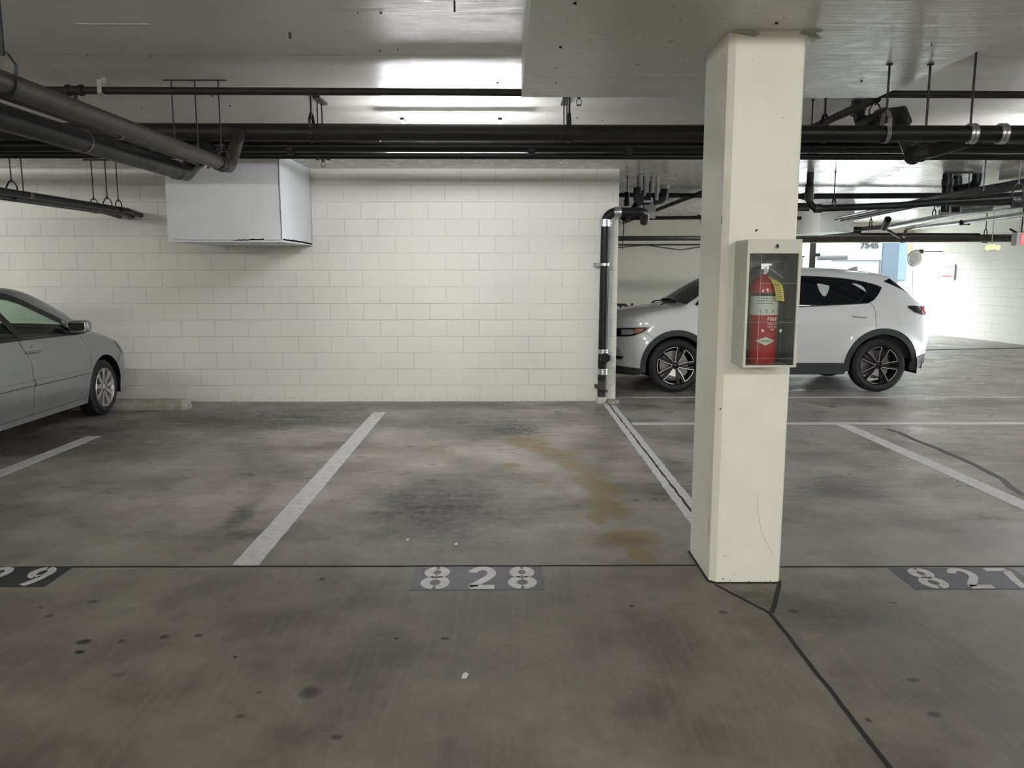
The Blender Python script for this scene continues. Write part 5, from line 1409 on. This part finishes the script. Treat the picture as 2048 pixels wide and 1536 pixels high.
for side in (-1, 1):
    car.patch('body_side', body, M_silver, holes=[dedupe(win1)[::-1], dedupe(win2)[::-1]], grid=.045, side=side)
    car.patch('door_window', dedupe(win1), M_glass, off=-.008, grid=.08, side=side)
    car.patch('door_window', dedupe(win2), M_glass, off=-.008, grid=.08, side=side)
    car.seam([(p[0], p[1]+.012) for p in fr], .070, side, m=M_trimb, name='window_surround', off=.006)
    car.seam(curve([(-2.78, 1.08), (-2.45, 1.26), (-2.15, 1.375), (-1.9, 1.42), (uu(7.25), 1.415)], 3), .040, side, m=M_trimb, name='window_surround', off=.006)
    car.seam([(uu(7.47), .99), (uu(7.34), 1.21), (uu(7.24), 1.40)], .095, side, m=M_trimb, name='door_pillar', off=.007)
    car.seam([(-2.72, 1.01), (-2.2, .992), (uu(7.4), .988), (uu(7.9), .975), (uu(8.50), .960)], .022, side, m=M_trimb, name='belt_moulding', off=.004)
    car.seam([(uu(8.285), 1.120), (uu(8.40), .975)], .020, side, m=M_chrome, name='quarter_trim', off=.006)
    car.patch('mirror_base', [(uu(8.30), 1.10), (uu(8.42), 1.02), (uu(8.50), .97), (uu(8.41), .972)], M_trimb, off=.004, grid=.04, side=side)
    for ln in (curve([(uu(8.50), .93), (uu(8.585), .85), (uu(8.64), .70), (uu(8.645), .52), (uu(8.60), .35), (uu(8.52), .27)], 4), curve([(uu(7.40), .99), (uu(7.475), .87), (uu(7.525), .72), (uu(7.53), .50), (uu(7.50), .27)], 4),
               [(uu(8.52), .268), (-2.28, .268)], curve([(.50, .70), (.42, .675), (.35, .64), (.30, .57)], 3)):
        car.seam(ln, .006, side)
    for a, b in (((uu(7.535), .573), (uu(8.62), .552)), ((-2.25, .583), (uu(7.51), .574))):
        car.seam([(a[0], a[1]-.034), (b[0], b[1]-.028)], .010, side, name='moulding_shade_strip')  # dark strip paints the shade under the moulding
        car.patch('side_moulding', [(a[0], a[1]+.022), (b[0], b[1]+.018), (b[0]+.01, b[1]), (b[0], b[1]-.022), (a[0], a[1]-.026)], M_silver, off=.020, grid=.2, side=side, thick=.018)
    for hx in (uu(7.60), -2.28):
        yy = side*(Wsed(hx, .86)+.020)
        bm = bmesh.new(); lathe(bm, [(-.11, .001), (-.10, .010), (-.04, .014), (.06, .013), (.11, .009), (.115, .001)], (hx, yy, .862), (1, 0, -.03), 12)
        bx(bm, hx-.09, hx-.06, min(yy, yy-side*.03), max(yy, yy-side*.03), .855, .870)
        hd = smooth_by_angle(obj('door_handle', bm, M_silver, root), 40)
        bm = bmesh.new(); bmesh.ops.create_icosphere(bm, subdivisions=3, radius=1, matrix=Matrix.Translation((hx+.01, side*(Wsed(hx, .86)-.012), .86)) @ Matrix.Diagonal((.055, .018, .055, 1))); obj('handle_cup', bm, M_silver, hd, True)
    yy = side*(Wsed(uu(8.35), .98)+.115)
    t = thing('x', 'x', 'x'); bpy.data.objects.remove(t)
    bm = bmesh.new(); bmesh.ops.create_icosphere(bm, subdivisions=4, radius=1)
    for v in bm.verts:
        c = v.co; k = (abs(c.x)**4+abs(c.y)**4+abs(c.z)**4)**.25; c /= k
        v.co = Vector((uu(8.30)+c.x*(.085 if c.x > 0 else .045), yy+c.y*.105, 1.050+c.z*.066))
    mr = obj('door_mirror', bm, M_silver, root, True)
    bm = bmesh.new(); bx(bm, uu(8.30)-.052, uu(8.30)-.044, yy-.09, yy+.09, .998, 1.100, .018) if False else bx(bm, uu(8.30)-.052, uu(8.30)-.040, yy-.084, yy+.084, 1.0, 1.098, .005); obj('mirror_glass', bm, M_mirror, mr)
    bm = bmesh.new(); bx(bm, uu(8.30)-.02, uu(8.30)+.10, min(yy, yy-side*.13), max(yy, yy-side*.13), .968, .992, .004); obj('mirror_arm', bm, M_trimb, mr)
    car.patch('headlight', curve([(.30, .835), (.40, .79), (.49, .725), (.545, .66)], 3)+[(.52, .655), (.42, .68), (.32, .76)], M_lens, off=.006, grid=.03, side=side)
    wheel(root, 0, side*.885, .318, .318, .216, .205, side, 'sedan')
    wheel(root, -2.72, side*.885, .318, .318, .216, .205, side, 'sedan')
ia = next(i for i, p in enumerate(d_top) if p[0] > -3.0); ib = next(i for i, p in enumerate(d_top) if p[0] > -2.05); ic = next(i for i, p in enumerate(d_top) if p[0] > -1.05); idd = next(i for i, p in enumerate(d_top) if p[0] > -.28)
strip_across(car, 'boot_lid', d_top[:ia+1], M_silver, lambda f, q: (-.08*q*(1-f), .04*q))
strip_across(car, 'rear_window', d_top[ia:ib+1], M_tint, lambda f, q: (-.05*q, .04*q))
strip_across(car, 'roof', d_top[ib:ic+1], M_silver, lambda f, q: (0, .035*q))
strip_across(car, 'windscreen', d_top[ic:idd+1], M_glass, lambda f, q: (.10*q*f, .035*q*(1-f)+.018*q*f))
strip_across(car, 'bonnet', d_top[idd:], M_silver, lambda f, q: (.10*q*(1-f)+.03*q*f, .018*q))
strip_across(car, 'front_bumper', [d_top[-1]]+nose, M_silver, lambda f, q: (.05*q, .03*q*(1-f)))
strip_across(car, 'rear_bumper', [(-3.75, .98), (-3.78, .9), (-3.78, .6), (-3.72, .30)], M_silver, lambda f, q: (-.08*q, 0))
bm = bmesh.new(); bx(bm, -2.30, -.40, -.80, .80, .20, .34); bx(bm, -3.6, .50, -.55, .55, .21, .50); obj('underbody', bm, M_well, root)
for cc in (0, -2.72):
    for side in (-1, 1):
        bm = bmesh.new()
        pr = archpts(cc, .315, .370, .21, 18)
        a = [bm.verts.new((p[0], side*.875, p[1])) for p in pr]; b = [bm.verts.new((p[0], side*.58, p[1])) for p in pr]
        for i in range(len(pr)-1): bm.faces.new((a[i], a[i+1], b[i+1], b[i]))
        bm.faces.new(b); obj('wheel_well', bm, M_well, root)
bm = bmesh.new(); bx(bm, -2.6, -.42, -.78, .78, .34, .52); bx(bm, -.55, -.35, -.76, .76, .6, .95, .04); obj('cabin_tub', bm, M_seat, root)
for yy in (-.38, .38):
    bm = bmesh.new(); bx(bm, -1.75, -1.25, yy-.26, yy+.26, .52, .68, .05)
    vs0 = len(bm.verts); bx(bm, -1.90, -1.72, yy-.25, yy+.25, .60, 1.14, .05); bx(bm, -1.92, -1.82, yy-.12, yy+.12, 1.16, 1.33, .04); obj('seat', bm, M_seat, root)
